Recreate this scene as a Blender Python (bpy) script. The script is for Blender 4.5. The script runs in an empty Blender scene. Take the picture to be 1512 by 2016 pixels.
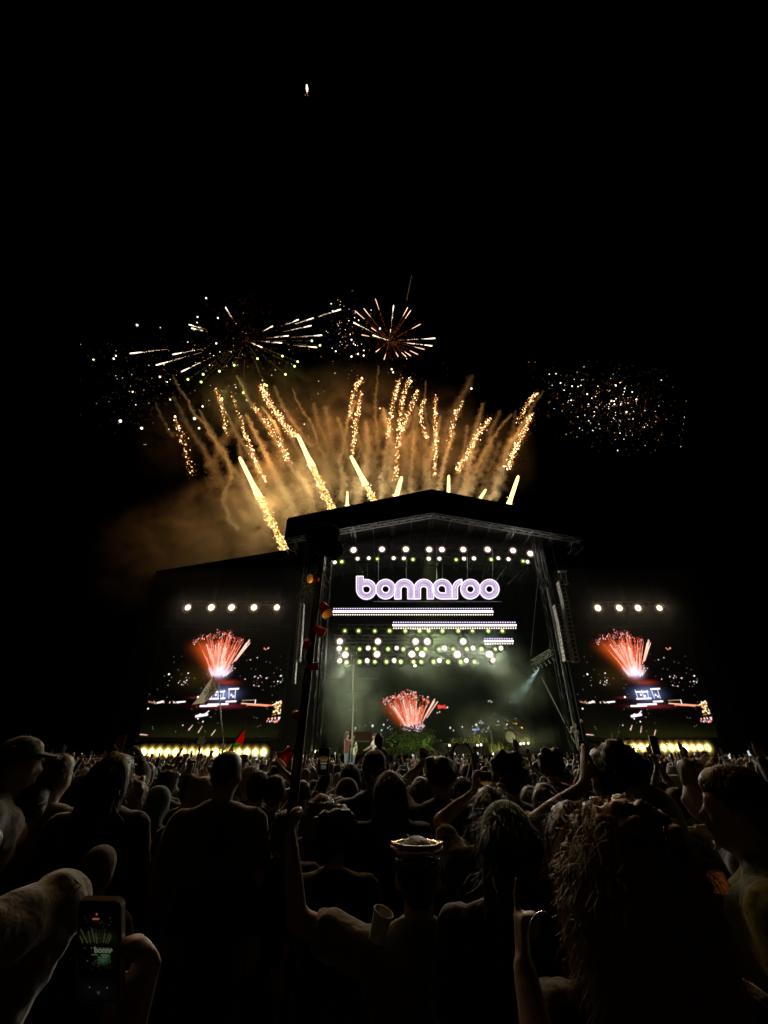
import bpy, bmesh, math, random
import numpy as np
from mathutils import Vector, Matrix, noise as mnoise
R = random.Random(7)
sc = bpy.context.scene
# ------------------------------------------------------------------ camera
CAMZ = 1.9; FPX = 850.0; PITCH = math.radians(29.3)
cam_d = bpy.data.cameras.new('camera'); cam = bpy.data.objects.new('camera', cam_d)
sc.collection.objects.link(cam); sc.camera = cam
cam.location = (0, 0, CAMZ); cam.rotation_euler = (math.radians(90) + PITCH, 0, 0)
cam_d.sensor_fit = 'VERTICAL'; cam_d.sensor_height = 24.0; cam_d.lens = 24.0 * FPX / 2016.0
cam_d.clip_start = 0.05; cam_d.clip_end = 3000
# ------------------------------------------------------------------ night sky
w = bpy.data.worlds.new('World'); sc.world = w; w.use_nodes = True
nt = w.node_tree; bg = nt.nodes['Background']
sky = nt.nodes.new('ShaderNodeTexSky'); sky.sky_type = 'NISHITA'; sky.sun_disc = False
sky.sun_elevation = math.radians(-8); sky.sun_rotation = math.radians(200)
nt.links.new(sky.outputs[0], bg.inputs[0]); bg.inputs[1].default_value = 0.012
sc.view_settings.view_transform = 'Standard'; sc.view_settings.look = 'None'
sc.view_settings.exposure = 0.0; sc.view_settings.gamma = 1.0; sc.view_settings.use_curve_mapping = False
cy = sc.cycles
cy.use_denoising = True
cy.max_bounces = 5; cy.diffuse_bounces = 2; cy.glossy_bounces = 2; cy.transmission_bounces = 4
cy.transparent_max_bounces = 48; cy.volume_bounces = 0; cy.use_light_tree = True
cy.volume_step_rate = 0.6; cy.volume_max_steps = 160
cy.sample_clamp_indirect = 4.0
cy.use_adaptive_sampling = True; cy.adaptive_threshold = 0.02

# ------------------------------------------------------------------ helpers
COS, SIN = math.cos(PITCH), math.sin(PITCH)
def P(px, py, Y):
    """point of the place at distance Y seen in direction px, py"""
    u = (px - 756) / FPX; v = (1008 - py) / FPX
    dy = COS - v * SIN; dz = v * COS + SIN
    t = Y / dy
    return Vector((u * t, Y, CAMZ + dz * t))
def link(o, parent=None):
    sc.collection.objects.link(o)
    if parent is not None: o.parent = parent
    return o
def tag(o, label=None, cat=None, group=None, kind=None):
    if label: o['label'] = label
    if cat: o['category'] = cat
    if group: o['group'] = group
    if kind: o['kind'] = kind
    return o
def empty(name, loc=(0, 0, 0), rz=0):
    o = bpy.data.objects.new(name, None); o.location = loc; o.rotation_euler = (0, 0, rz)
    o.empty_display_size = 0.1
    return link(o)
def copy_tree(o, parent=None):
    c = o.copy(); sc.collection.objects.link(c)
    c.parent = parent
    for ch in o.children: copy_tree(ch, c)
    return c
ORD = ['', 'first', 'second', 'third', 'fourth', 'fifth', 'sixth', 'seventh', 'eighth', 'ninth', 'tenth', 'eleventh',
       'twelfth', 'thirteenth', 'fourteenth', 'fifteenth', 'sixteenth', 'seventeenth', 'eighteenth', 'nineteenth',
       'twentieth', 'twenty-first', 'twenty-second', 'twenty-third', 'twenty-fourth']
def ordl(i, n):
    """ordinal from the left, i counted from 0"""
    if i == 0: return 'leftmost'
    if i == n - 1: return 'rightmost'
    return ORD[i + 1] + ' from the left'

class MB:
    def __init__(s): s.v = []; s.f = []; s.mi = []; s.cur = 0
    def add(s, verts, faces):
        b = len(s.v); s.v += [tuple(p) for p in verts]; s.f += [tuple(b + i for i in f) for f in faces]
        s.mi += [s.cur] * len(faces)
    def box(s, c, size, rot=None):
        hx, hy, hz = size[0] / 2, size[1] / 2, size[2] / 2
        vs = [Vector((x, y, z)) for x in (-hx, hx) for y in (-hy, hy) for z in (-hz, hz)]
        if rot is not None: vs = [rot @ p for p in vs]
        c = Vector(c); s.add([p + c for p in vs], [(0, 1, 3, 2), (4, 6, 7, 5), (0, 4, 5, 1), (2, 3, 7, 6), (0, 2, 6, 4), (1, 5, 7, 3)])
    def tube(s, pts, rad, n=6, cap=True):
        pts = [Vector(p) for p in pts]; m = len(pts)
        if not hasattr(rad, '__len__'): rad = [rad] * m
        b = len(s.v); up = None
        for i, p in enumerate(pts):
            t = (pts[min(i + 1, m - 1)] - pts[max(i - 1, 0)])
            if t.length < 1e-9: t = Vector((0, 0, 1))
            t.normalize()
            if up is None:
                a = Vector((0, 0, 1)) if abs(t.z) < 0.9 else Vector((1, 0, 0)); up = t.cross(a).normalized()
            else:
                up = (up - t * up.dot(t)); up = up.normalized() if up.length > 1e-6 else t.orthogonal().normalized()
            sd = t.cross(up)
            for k in range(n):
                an = 2 * math.pi * k / n
                s.v.append(tuple(p + (up * math.cos(an) + sd * math.sin(an)) * rad[i]))
        for i in range(m - 1):
            for k in range(n):
                k2 = (k + 1) % n
                s.f.append((b + i * n + k, b + i * n + k2, b + (i + 1) * n + k2, b + (i + 1) * n + k)); s.mi.append(s.cur)
        if cap:
            s.f.append(tuple(b + k for k in reversed(range(n)))); s.mi.append(s.cur)
            s.f.append(tuple(b + (m - 1) * n + k for k in range(n))); s.mi.append(s.cur)
    def ball(s, c, r, seg=6, rings=4, sq=(1, 1, 1)):
        c = Vector(c); b = len(s.v)
        s.v.append(tuple(c + Vector((0, 0, r * sq[2]))))
        for i in range(1, rings):
            th = math.pi * i / rings
            for k in range(seg):
                a = 2 * math.pi * k / seg
                s.v.append((c.x + r * sq[0] * math.sin(th) * math.cos(a), c.y + r * sq[1] * math.sin(th) * math.sin(a), c.z + r * sq[2] * math.cos(th)))
        s.v.append(tuple(c - Vector((0, 0, r * sq[2])))); last = len(s.v) - 1
        for k in range(seg):
            k2 = (k + 1) % seg
            s.f.append((b, b + 1 + k, b + 1 + k2)); s.mi.append(s.cur)
            for i in range(rings - 2):
                a0 = b + 1 + i * seg; s.f.append((a0 + k, a0 + seg + k, a0 + seg + k2, a0 + k2)); s.mi.append(s.cur)
            a0 = b + 1 + (rings - 2) * seg; s.f.append((a0 + k, last, a0 + k2)); s.mi.append(s.cur)
    def prism(s, poly, y0, y1):
        """polygon in x, z extruded along y"""
        n = len(poly)
        vs = [(x, y0, z) for x, z in poly] + [(x, y1, z) for x, z in poly]
        s.add(vs, [tuple(range(n)), tuple(range(2 * n - 1, n - 1, -1))] + [(i, i + n, (i + 1) % n + n, (i + 1) % n) for i in range(n)])
    def build(s, name, mat, parent=None, smooth=False):
        me = bpy.data.meshes.new(name); me.from_pydata(s.v, [], s.f)
        mats = mat if isinstance(mat, (list, tuple)) else [mat]
        for m in mats: me.materials.append(m)
        if len(mats) > 1: me.polygons.foreach_set('material_index', s.mi)
        if smooth: me.polygons.foreach_set('use_smooth', [True] * len(me.polygons))
        me.update()
        return link(bpy.data.objects.new(name, me), parent)

def mat(name, col, rough=0.7, metal=0.0, var=0.25, scale=6.0, bump=0.0, bscale=None, spec=0.3, sheen=0.0, trans=0.0):
    m = bpy.data.materials.new(name); m.use_nodes = True; n = m.node_tree; b = n.nodes['Principled BSDF']
    b.inputs['Roughness'].default_value = rough; b.inputs['Metallic'].default_value = metal
    b.inputs['Specular IOR Level'].default_value = spec
    if sheen: b.inputs['Sheen Weight'].default_value = sheen; b.inputs['Sheen Roughness'].default_value = 0.5
    tc = n.nodes.new('ShaderNodeTexCoord'); nz = n.nodes.new('ShaderNodeTexNoise'); nz.inputs['Scale'].default_value = scale
    nz.inputs['Detail'].default_value = 5
    n.links.new(tc.outputs['Object'], nz.inputs['Vector'])
    mx = n.nodes.new('ShaderNodeMix'); mx.data_type = 'RGBA'
    mx.inputs['A'].default_value = (*[c * (1 - var) for c in col], 1); mx.inputs['B'].default_value = (*[min(1, c * (1 + var)) for c in col], 1)
    n.links.new(nz.outputs['Fac'], mx.inputs['Factor']); n.links.new(mx.outputs['Result'], b.inputs['Base Color'])
    if bump:
        nb = n.nodes.new('ShaderNodeTexNoise'); nb.inputs['Scale'].default_value = bscale or scale * 6; nb.inputs['Detail'].default_value = 3
        n.links.new(tc.outputs['Object'], nb.inputs['Vector'])
        bp = n.nodes.new('ShaderNodeBump'); bp.inputs['Strength'].default_value = bump; bp.inputs['Distance'].default_value = 0.01
        n.links.new(nb.outputs['Fac'], bp.inputs['Height']); n.links.new(bp.outputs['Normal'], b.inputs['Normal'])
    return m
def emit(name, col, strength, var=0.0, scale=8.0, sampling='NONE'):
    m = bpy.data.materials.new(name); m.use_nodes = True; n = m.node_tree; n.nodes.clear()
    o = n.nodes.new('ShaderNodeOutputMaterial'); e = n.nodes.new('ShaderNodeEmission')
    e.inputs['Color'].default_value = (*col, 1); e.inputs['Strength'].default_value = strength
    n.links.new(e.outputs[0], o.inputs[0])
    if var:
        tc = n.nodes.new('ShaderNodeTexCoord'); nz = n.nodes.new('ShaderNodeTexNoise'); nz.inputs['Scale'].default_value = scale
        nz.inputs['Detail'].default_value = 2
        n.links.new(tc.outputs['Object'], nz.inputs['Vector'])
        mr = n.nodes.new('ShaderNodeMapRange'); mr.inputs['From Min'].default_value = 0.38; mr.inputs['From Max'].default_value = 0.62
        mr.inputs['To Min'].default_value = strength * (1 - var); mr.inputs['To Max'].default_value = strength * (1 + var)
        n.links.new(nz.outputs['Fac'], mr.inputs['Value']); n.links.new(mr.outputs['Result'], e.inputs['Strength'])
    m.cycles.emission_sampling = sampling
    return m
def translucent(name, col, mixf=.6, var=.15, scale=8, rough=.8):
    m = mat(name, col, rough, var=var, scale=scale, bump=.15, bscale=40); n = m.node_tree; b = n.nodes['Principled BSDF']; o = n.nodes['Material Output']
    t = n.nodes.new('ShaderNodeBsdfTranslucent'); mx = n.nodes.new('ShaderNodeMixShader'); mx.inputs[0].default_value = mixf
    n.links.new(b.inputs['Base Color'].links[0].from_socket, t.inputs['Color']); n.links.new(b.outputs[0], mx.inputs[1]); n.links.new(t.outputs[0], mx.inputs[2]); n.links.new(mx.outputs[0], o.inputs['Surface'])
    return m
def halo_face(name, col, peak, r0, rmax, halo):
    """lamp face: hot core, and round it a painted glow halo fading to the rim"""
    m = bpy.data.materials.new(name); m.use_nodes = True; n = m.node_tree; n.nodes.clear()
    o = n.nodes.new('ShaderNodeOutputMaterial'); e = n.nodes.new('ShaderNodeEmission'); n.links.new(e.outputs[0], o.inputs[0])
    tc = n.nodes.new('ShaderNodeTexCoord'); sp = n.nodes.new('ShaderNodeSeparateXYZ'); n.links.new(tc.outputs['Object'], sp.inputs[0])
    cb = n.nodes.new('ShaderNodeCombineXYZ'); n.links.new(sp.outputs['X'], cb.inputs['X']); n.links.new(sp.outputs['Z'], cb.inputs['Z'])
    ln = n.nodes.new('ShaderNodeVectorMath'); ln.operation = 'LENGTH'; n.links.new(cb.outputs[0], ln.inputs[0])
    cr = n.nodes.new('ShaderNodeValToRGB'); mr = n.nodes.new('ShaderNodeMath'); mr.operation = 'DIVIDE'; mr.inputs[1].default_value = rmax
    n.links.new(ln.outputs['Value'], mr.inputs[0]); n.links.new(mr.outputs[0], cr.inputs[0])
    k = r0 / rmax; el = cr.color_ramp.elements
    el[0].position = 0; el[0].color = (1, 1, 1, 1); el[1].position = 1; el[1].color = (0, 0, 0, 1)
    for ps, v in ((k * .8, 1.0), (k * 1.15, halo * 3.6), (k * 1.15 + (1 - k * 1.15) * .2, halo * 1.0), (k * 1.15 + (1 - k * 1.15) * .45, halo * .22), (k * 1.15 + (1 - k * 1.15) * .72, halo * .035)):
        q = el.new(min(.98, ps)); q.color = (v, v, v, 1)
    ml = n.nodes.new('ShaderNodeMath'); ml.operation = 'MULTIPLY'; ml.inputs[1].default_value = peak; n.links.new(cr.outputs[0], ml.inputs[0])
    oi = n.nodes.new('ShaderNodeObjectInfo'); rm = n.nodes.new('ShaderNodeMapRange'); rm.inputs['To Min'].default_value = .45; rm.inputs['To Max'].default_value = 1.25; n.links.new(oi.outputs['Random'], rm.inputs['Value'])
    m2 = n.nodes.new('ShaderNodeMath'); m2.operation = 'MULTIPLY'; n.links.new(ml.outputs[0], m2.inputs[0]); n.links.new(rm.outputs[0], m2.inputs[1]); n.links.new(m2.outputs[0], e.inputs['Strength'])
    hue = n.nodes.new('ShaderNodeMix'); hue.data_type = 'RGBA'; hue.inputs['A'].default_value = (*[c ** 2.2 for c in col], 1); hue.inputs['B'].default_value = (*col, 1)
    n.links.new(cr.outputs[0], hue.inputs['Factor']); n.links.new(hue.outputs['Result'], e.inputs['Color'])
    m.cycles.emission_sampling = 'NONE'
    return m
def emit_attr(name, strength):
    """screen picture stored per vertex, the screen gives off light"""
    m = bpy.data.materials.new(name); m.use_nodes = True; n = m.node_tree; b = n.nodes['Principled BSDF']
    a = n.nodes.new('ShaderNodeVertexColor'); a.layer_name = 'picture'
    b.inputs['Base Color'].default_value = (0.006, 0.006, 0.006, 1); b.inputs['Roughness'].default_value = 0.45
    n.links.new(a.outputs['Color'], b.inputs['Emission Color']); b.inputs['Emission Strength'].default_value = strength
    m.cycles.emission_sampling = 'NONE'
    return m
def lamp(name, kind, loc, power, col, parent=None, size=0.3, target=None, cone=120, blend=0.6):
    d = bpy.data.lights.new(name, kind); d.energy = power; d.color = col
    d.shadow_soft_size = size
    if kind == 'SPOT': d.spot_size = math.radians(cone); d.spot_blend = blend
    o = bpy.data.objects.new(name, d); o.location = loc
    if target is not None:
        o.rotation_euler = (Vector(target) - Vector(loc)).to_track_quat('-Z', 'Y').to_euler()
    link(o)
    if parent is not None:
        o.parent = parent; o.location = Vector(loc) - parent.location
    return o

M = {}
M['black'] = mat('black_cloth', (0.006, 0.006, 0.006), 0.95, var=0.4, scale=0.7, bump=0.3, bscale=3, spec=0.05)
M['black_panel'] = mat('black_panel', (0.014, 0.014, 0.015), 0.6, var=0.3, scale=2)
M['steel'] = mat('truss_aluminium', (0.5, 0.51, 0.5), 0.42, 0.5, var=0.2, scale=3)
M['dark_steel'] = mat('dark_steel', (0.12, 0.12, 0.12), 0.5, 0.4, var=0.3, scale=3)
M['roof'] = mat('roof_sheeting', (0.05, 0.055, 0.05), 0.7, 0.0, var=0.35, scale=1.2)
M['rafter'] = mat('rafter_metal', (0.22, 0.23, 0.22), 0.5, 0.2, var=0.25, scale=2)
M['housing'] = mat('lamp_housing', (0.03, 0.03, 0.032), 0.5, 0.3, var=0.3, scale=8)
M['speaker'] = mat('speaker_grey', (0.42, 0.40, 0.37), 0.7, 0, var=0.25, scale=2)
M['speaker_gap'] = mat('speaker_grille', (0.03, 0.03, 0.03), 0.7, 0, var=0.25, scale=2)
M['deck'] = mat('stage_deck', (0.02, 0.02, 0.02), 0.5, 0, var=0.4, scale=2)
M['leaf'] = mat('stage_plants', (0.09, 0.13, 0.03), 0.7, var=0.55, scale=1.8)
M['leaf2'] = mat('stage_reeds', (0.13, 0.16, 0.035), 0.7, var=0.5, scale=1.5)
M['wood'] = mat('brown_wood', (0.17, 0.055, 0.03), 0.5, var=0.3, scale=2)
M['grass'] = mat('trampled_grass', (0.045, 0.05, 0.025), 0.95, var=0.6, scale=0.8, bump=0.6, bscale=14)
M['chrome'] = mat('chrome', (0.6, 0.6, 0.58), 0.25, 0.8, var=0.1, scale=4)
M['white_skin'] = mat('drum_head', (0.75, 0.74, 0.6), 0.6, 0, var=0.1, scale=4)
M['pale_steel'] = mat('pale_leg_paint', (0.5, 0.5, 0.46), 0.6, 0, var=0.2, scale=2)

E = {}
E['white'] = halo_face('lamp_white', (1.0, 0.90, 0.76), 8, .15, .46, .035)
E['pinkish'] = halo_face('lamp_blinder', (1.0, 0.82, 0.74), 9, .235, .62, .030)
E['far'] = halo_face('lamp_far', (1.0, 0.84, 0.62), 9, .235, .62, .030)
E['green'] = halo_face('lamp_green', (0.86, 1.0, 0.40), 3.8, .10, .46, .075)
E['yellow'] = halo_face('lamp_warm', (1.0, 0.82, 0.38), 9, .22, .66, .10)
E['hot'] = emit('spot_lens', (1, .9, .8), 8)
E['led'] = emit('led_strip', (1.0, 0.86, 0.94), 3.2)
E['dot_top'] = emit('led_dot_lilac', (0.82, 0.70, 1.0), 1.5)
E['dot_low'] = emit('led_dot_warm', (1.0, 0.84, 0.68), 1.8)
E['letter'] = emit('letter_face', (0.62, 0.47, 0.74), 0.88, var=0.12, scale=0.9)
E['neon'] = emit('letter_edge', (1.0, 0.86, 1.0), 1.5)
# ------------------------------------------------------------------ ground
g = MB(); g.add([(-900, -900, 0), (900, -900, 0), (900, 900, 0), (-900, 900, 0)], [(0, 1, 2, 3)])
tag(g.build('ground', M['grass']), 'dark trampled festival field under the crowd', kind='structure')

# ------------------------------------------------------------------ stage
XC, HW = 5.15, 15.15; Y0, Y1 = 40.0, 54.0
ZE, ZP = 21.2, 24.2
stage = empty('concert_stage', (XC, Y0, 0))
tag(stage, 'huge black festival stage with gabled roof at the end of the field', 'stage')
def SP(mb, name, m, **k):
    o = mb.build(name, m, stage, **k); o.location = (-XC, -Y0, 0); return o
def truss(mb, a, b, s=0.5, r=0.045, step=None, up=None, lace=True, rl=None):
    a, b = Vector(a), Vector(b); t = (b - a); L = t.length; t.normalize()
    upv = Vector(up) if up else (Vector((0, 0, 1)) if abs(t.z) < 0.9 else Vector((0, 1, 0)))
    sd = t.cross(upv).normalized(); u2 = sd.cross(t).normalized()
    cs = [(sd * i + u2 * j) * s / 2 for i, j in ((-1, -1), (1, -1), (1, 1), (-1, 1))]
    for c in cs: mb.tube([a + c, b + c], r, 5)
    if not lace: return
    n = max(2, int(round(L / (step or s * 1.4)))); rl = rl or r * 0.6
    for i in range(n):
        p, q = a + t * L * i / n, a + t * L * (i + 1) / n
        for k in range(4):
            c1, c2 = cs[k], cs[(k + 1) % 4]
            if i % 2: c1, c2 = c2, c1
            mb.tube([p + c1, q + c2], rl, 4, cap=False)
def slope(x):  # underside of the gable
    return ZP - (ZP - ZE) * abs(x - XC) / HW
for sgn, nm in ((-1, 'left'), (1, 'right')):
    xe = XC + sgn * HW
    # fascia banner across the front of the gable
    f = MB(); f.prism([(xe, ZE - 0.1), (XC, ZP - 0.1), (XC, ZP + 2.75), (xe, ZE + 2.2)], Y0 - 0.45, Y0 - 0.3)
    SP(f, 'fascia_banner', M['black'])
    # side fascia
    f = MB(); f.box((xe + sgn * 0.1, (Y0 + Y1) / 2, ZE + 1.0), (0.12, Y1 - Y0 + 0.5, 2.3)); SP(f, 'side_banner', M['black'])
    # roof sheets: single corrugated strips running parallel to the front
    n = 26
    for i in range(n):
        y = Y0 + (Y1 - Y0) * i / n; d = (Y1 - Y0) / n
        s_ = MB(); zt = 0.55 + (0.05 if i % 2 else 0.0)
        s_.add([(XC, y, ZP + zt), (xe, y, ZE + zt), (xe, y + d * 0.93, ZE + zt - 0.12), (XC, y + d * 0.93, ZP + zt - 0.12),
                (XC, y, ZP + zt + 0.1), (xe, y, ZE + zt + 0.1), (xe, y + d * 1.02, ZE + zt + 0.1), (XC, y + d * 1.02, ZP + zt + 0.1)],
               [(0, 1, 2, 3), (7, 6, 5, 4), (0, 4, 5, 1), (1, 5, 6, 2), (2, 6, 7, 3), (3, 7, 4, 0)])
        SP(s_, 'roof_sheet', M['roof'])
    # rafters going back
    for i in range(0, 8):
        x = XC + sgn * (HW - 0.4) * i / 7.0
        if i == 0 and sgn > 0: continue
        r_ = MB(); z = slope(x) + 0.34
        r_.box((x, (Y0 + Y1) / 2, z), (0.11 if i % 2 else 0.16, Y1 - Y0, 0.22)); SP(r_, 'rafter', M['rafter'])
        if i % 2 == 0:
            r_ = MB(); z = slope(x) + 0.02
            truss(r_, (x, Y0 + 0.2, z), (x, Y1 - 0.2, z), 0.45, 0.04, step=1.2); SP(r_, 'roof_truss', M['dark_steel'])
    # front gable truss
    t = MB(); truss(t, (XC, Y0 + 0.15, ZP), (xe, Y0 + 0.15, ZE), 0.62, 0.055, step=0.9, rl=0.035); SP(t, 'front_truss', M['steel'])
    t = MB()
    for yy in (44.5, 49.5): truss(t, (XC, yy, ZP - 0.15), (xe, yy, ZE - 0.15), 0.5, 0.035, step=1.0)
    SP(t, 'cross_truss', M['dark_steel'])
    # eave truss going back
    t = MB(); truss(t, (xe - sgn * 0.3, Y0 + 0.4, ZE - 0.35), (xe - sgn * 0.3, Y1, ZE - 0.35), 0.85, 0.06, step=1.3, rl=0.035); SP(t, 'eave_truss', M['steel'])
    # legs
    xl = XC + sgn * 10.9
    t = MB(); truss(t, (xl, Y0 + 1.2, 0), (xl, Y0 + 1.2, slope(xl) - 0.3), 0.7, 0.05, step=1.0); SP(t, 'leg', M['black_panel'])
    t = MB(); t.box((xl + sgn * 0.02, Y0 + 0.7, 9.2), (0.16, 0.12, 14.0)); SP(t, 'leg_sleeve', M['pale_steel'] if sgn > 0 else M['housing'])
    t = MB(); truss(t, (xl + sgn * 2.2, Y1, 0), (xl + sgn * 2.2, Y1, slope(xl + sgn * 2) - 0.3), 0.7, 0.05, step=1.4); SP(t, 'leg', M['black_panel'])
    # side drapes
    t = MB(); t.box((xl + sgn * 1.4, 48.2, 10.2), (0.08, 12.2, 20.4)); SP(t, 'side_drape', M['black'])
    t = MB(); t.box((xl + sgn * 1.0, 46.5, 5.6), (1.6, 0.1, 11)); SP(t, 'side_drape', M['black'])
t = MB(); t.box((XC, Y1 + 0.6, 12), (2 * HW + 0.4, 0.1, 24)); SP(t, 'back_drape', M['black'])
t = MB(); t.box((XC, 47.4, 1.0), (24.6, 13.2, 1.7)); SP(t, 'deck', M['deck'])
t = MB(); t.box((XC + 2.4, 49.6, 2.35), (17.0, 6.0, 1.0)); SP(t, 'riser', M['deck'])
t = MB(); t.box((-1.0, 30.2, 0.56), (4.6, 20.9, 1.12)); SP(t, 'thrust_platform', M['deck'])
t = MB(); t.box((XC, 40.72, 0.9), (24.7, 0.06, 1.8)); SP(t, 'deck_skirt', M['black'])
t = MB(); t.tube([(XC + 10.9, 40.75, 2.3), P(1066, 1333, 44.5)], 0.035, 5); SP(t, 'guy_wire', M['pale_steel'])
for a_, b_ in (((700, 1100), (716, 1130)), ((723, 1100), (723, 1136)), ((871, 1105), (871, 1140)), ((960, 1100), (950, 1140)), ((1000, 1110), (975, 1146)), ((1030, 1120), (1000, 1150)), ((1060, 1130), (1045, 1290)), ((1085, 1190), (1082, 1285))):
    t = MB(); t.tube([P(a_[0], a_[1], 43.5), P(b_[0], b_[1], 43.5)], 0.02, 4); SP(t, 'rigging_cable', M['rafter'])


# ------------------------------------------------------------------ wings with side screens
def wing(sgn):
    e = empty('screen_wing', (XC + sgn * 18, 43, 0))
    def put(mb, name, m):
        o = mb.build(name, m, e); o.location = -e.location; return o
    a = P(305, 1122, 42); b = P(563, 1080, 42)
    xa, xb = a.x - XC, b.x - XC
    pts = [(xa, 0), (-11.3, 0), (-11.3, b.z + 0.5), (xb, b.z), (xa, a.z)]
    pts = [(XC - sgn * x, z) for x, z in pts]
    f = MB(); f.prism(pts, 42.3, 46); put(f, 'scrim', M['black'])
    for i in range(5):
        x = XC - sgn * (xa + (xb - xa) * i / 4)
        z = a.z + (b.z - a.z) * i / 4
        f = MB(); truss(f, (x, 42.15, 0), (x, 42.15, z - 0.3), 0.24, 0.02, step=1.2); o = put(f, 'tower', M['housing'])
    return e
wl = wing(-1); tag(wl, 'black scaffold wing with sloping top, left of the stage', 'stage wing')
wr = wing(1); tag(wr, 'black scaffold wing lost in the dark, right of the stage', 'stage wing')

# ------------------------------------------------------------------ screen pictures (drawn here in code)
def canvas(h, w_): return np.zeros((h, w_, 3), np.float32)
def dot(c, u, v, r, col):
    h, w_, _ = c.shape; x, y = u * w_, v * h; rr = int(r + 2)
    for j in range(max(0, int(y) - rr), min(h, int(y) + rr + 1)):
        for i in range(max(0, int(x) - rr), min(w_, int(x) + rr + 1)):
            d = math.hypot(i - x, j - y); k = max(0.0, min(1.0, r + 0.5 - d))
            if k > 0: c[j, i] = np.maximum(c[j, i], np.array(col) * k)
def line(c, a, b, r, ca, cb, dash=0):
    h, w_, _ = c.shape; L = math.hypot((a[0] - b[0]) * w_, (a[1] - b[1]) * h); n = int(L * 1.5) + 2
    for i in range(n):
        t = i / (n - 1)
        if dash and rr.random() < dash: continue
        dot(c, a[0] + (b[0] - a[0]) * t, a[1] + (b[1] - a[1]) * t, r, [ca[k] + (cb[k] - ca[k]) * t for k in range(3)])
def glow(c, u, v, su, sv, col, p=1.0):
    h, w_, _ = c.shape; ys, xs = np.mgrid[0:h, 0:w_]
    d = ((xs / w_ - u) / su) ** 2 + ((ys / h - v) / sv) ** 2
    c += np.exp(-d)[..., None] ** p * np.array(col, np.float32)
rr = random.Random(5)
def fan(c, bu, bv, hu, hv, k=1.0):
    for i in range(6):
        glow(c, bu - (.09 + .055 * i) * hu, bv + (.10 + .12 * i) * hv, (.10 + .02 * i) * hu, .13 * hv, (.20 * k, .030 * k, .004 * k))
    top = lambda t: 1.0 - .16 * t * t + (.03 if t < .2 else -.05) + (.10 if t > .75 else 0)
    def sp(t, q, L): return (bu + hu * (t * .13 + (t * .42 + .015) * q ** 1.2 * L), bv + q * L * hv * top(t))
    for i in range(300):
        t = max(-1, min(.62, rr.gauss(-.15, .48))); L = rr.uniform(0.78, 1.0); s = rr.uniform(0.02, 0.6); e_ = min(1, s + rr.uniform(.2, .6)); j = rr.uniform(-.02, .02) * hu
        a_, b_ = sp(t, s, L), sp(t, e_, L); hot = rr.random()
        ca, cb = ((.9, .20, .08), (1, .32, .20)) if hot > .6 else ((.45, .03, .01), (.75, .08, .03))
        line(c, (a_[0] + j, a_[1]), b_, .5, [q * k for q in ca], [q * k for q in cb], dash=0.35)
    for i in range(26):
        t = rr.uniform(-.95, .6) if i > 5 else rr.uniform(.82, 1.0); L = rr.uniform(0.6, .97); s = rr.uniform(0.15, 0.6); e_ = min(1, s + rr.uniform(.2, .5))
        if i <= 5: s, e_, L = rr.uniform(.3, .5), rr.uniform(.8, 1.0), .95
        line(c, sp(t, s, L), sp(t, e_, L), .75, (.95 * k, .40 * k, .30 * k), (1 * k, .66 * k, .52 * k), dash=.05)
    for i in range(170):
        t = rr.uniform(-1.15, .65); m_ = rr.gauss(.97, .05); dot(c, bu + hu * t * .53, bv + hv * top(t) * m_, rr.choice([.4, .6, .9]), rr.choice([(1 * k, .12 * k, .08 * k), (1 * k, .35 * k, .25 * k), (.7 * k, .04 * k, .03 * k), (1 * k, .8 * k, .75 * k)]))
    glow(c, bu - .02 * hu, bv + 0.14 * hv, 0.12 * hu, 0.15 * hv, (.75 * k, .30 * k, .26 * k))
    glow(c, bu + .01 * hu, bv + 0.08 * hv, 0.10 * hu, 0.09 * hv, (.40 * k, .45 * k, .9 * k))
    for i in range(46):
        t = rr.uniform(-1, 1); line(c, (bu + t * .14 * hu, bv + rr.uniform(-.02, .05) * hv), (bu + t * .24 * hu, bv + rr.uniform(.08, .26) * hv), .4, (.95 * k, .9 * k, 1 * k), (1 * k, .55 * k, .55 * k))
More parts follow.
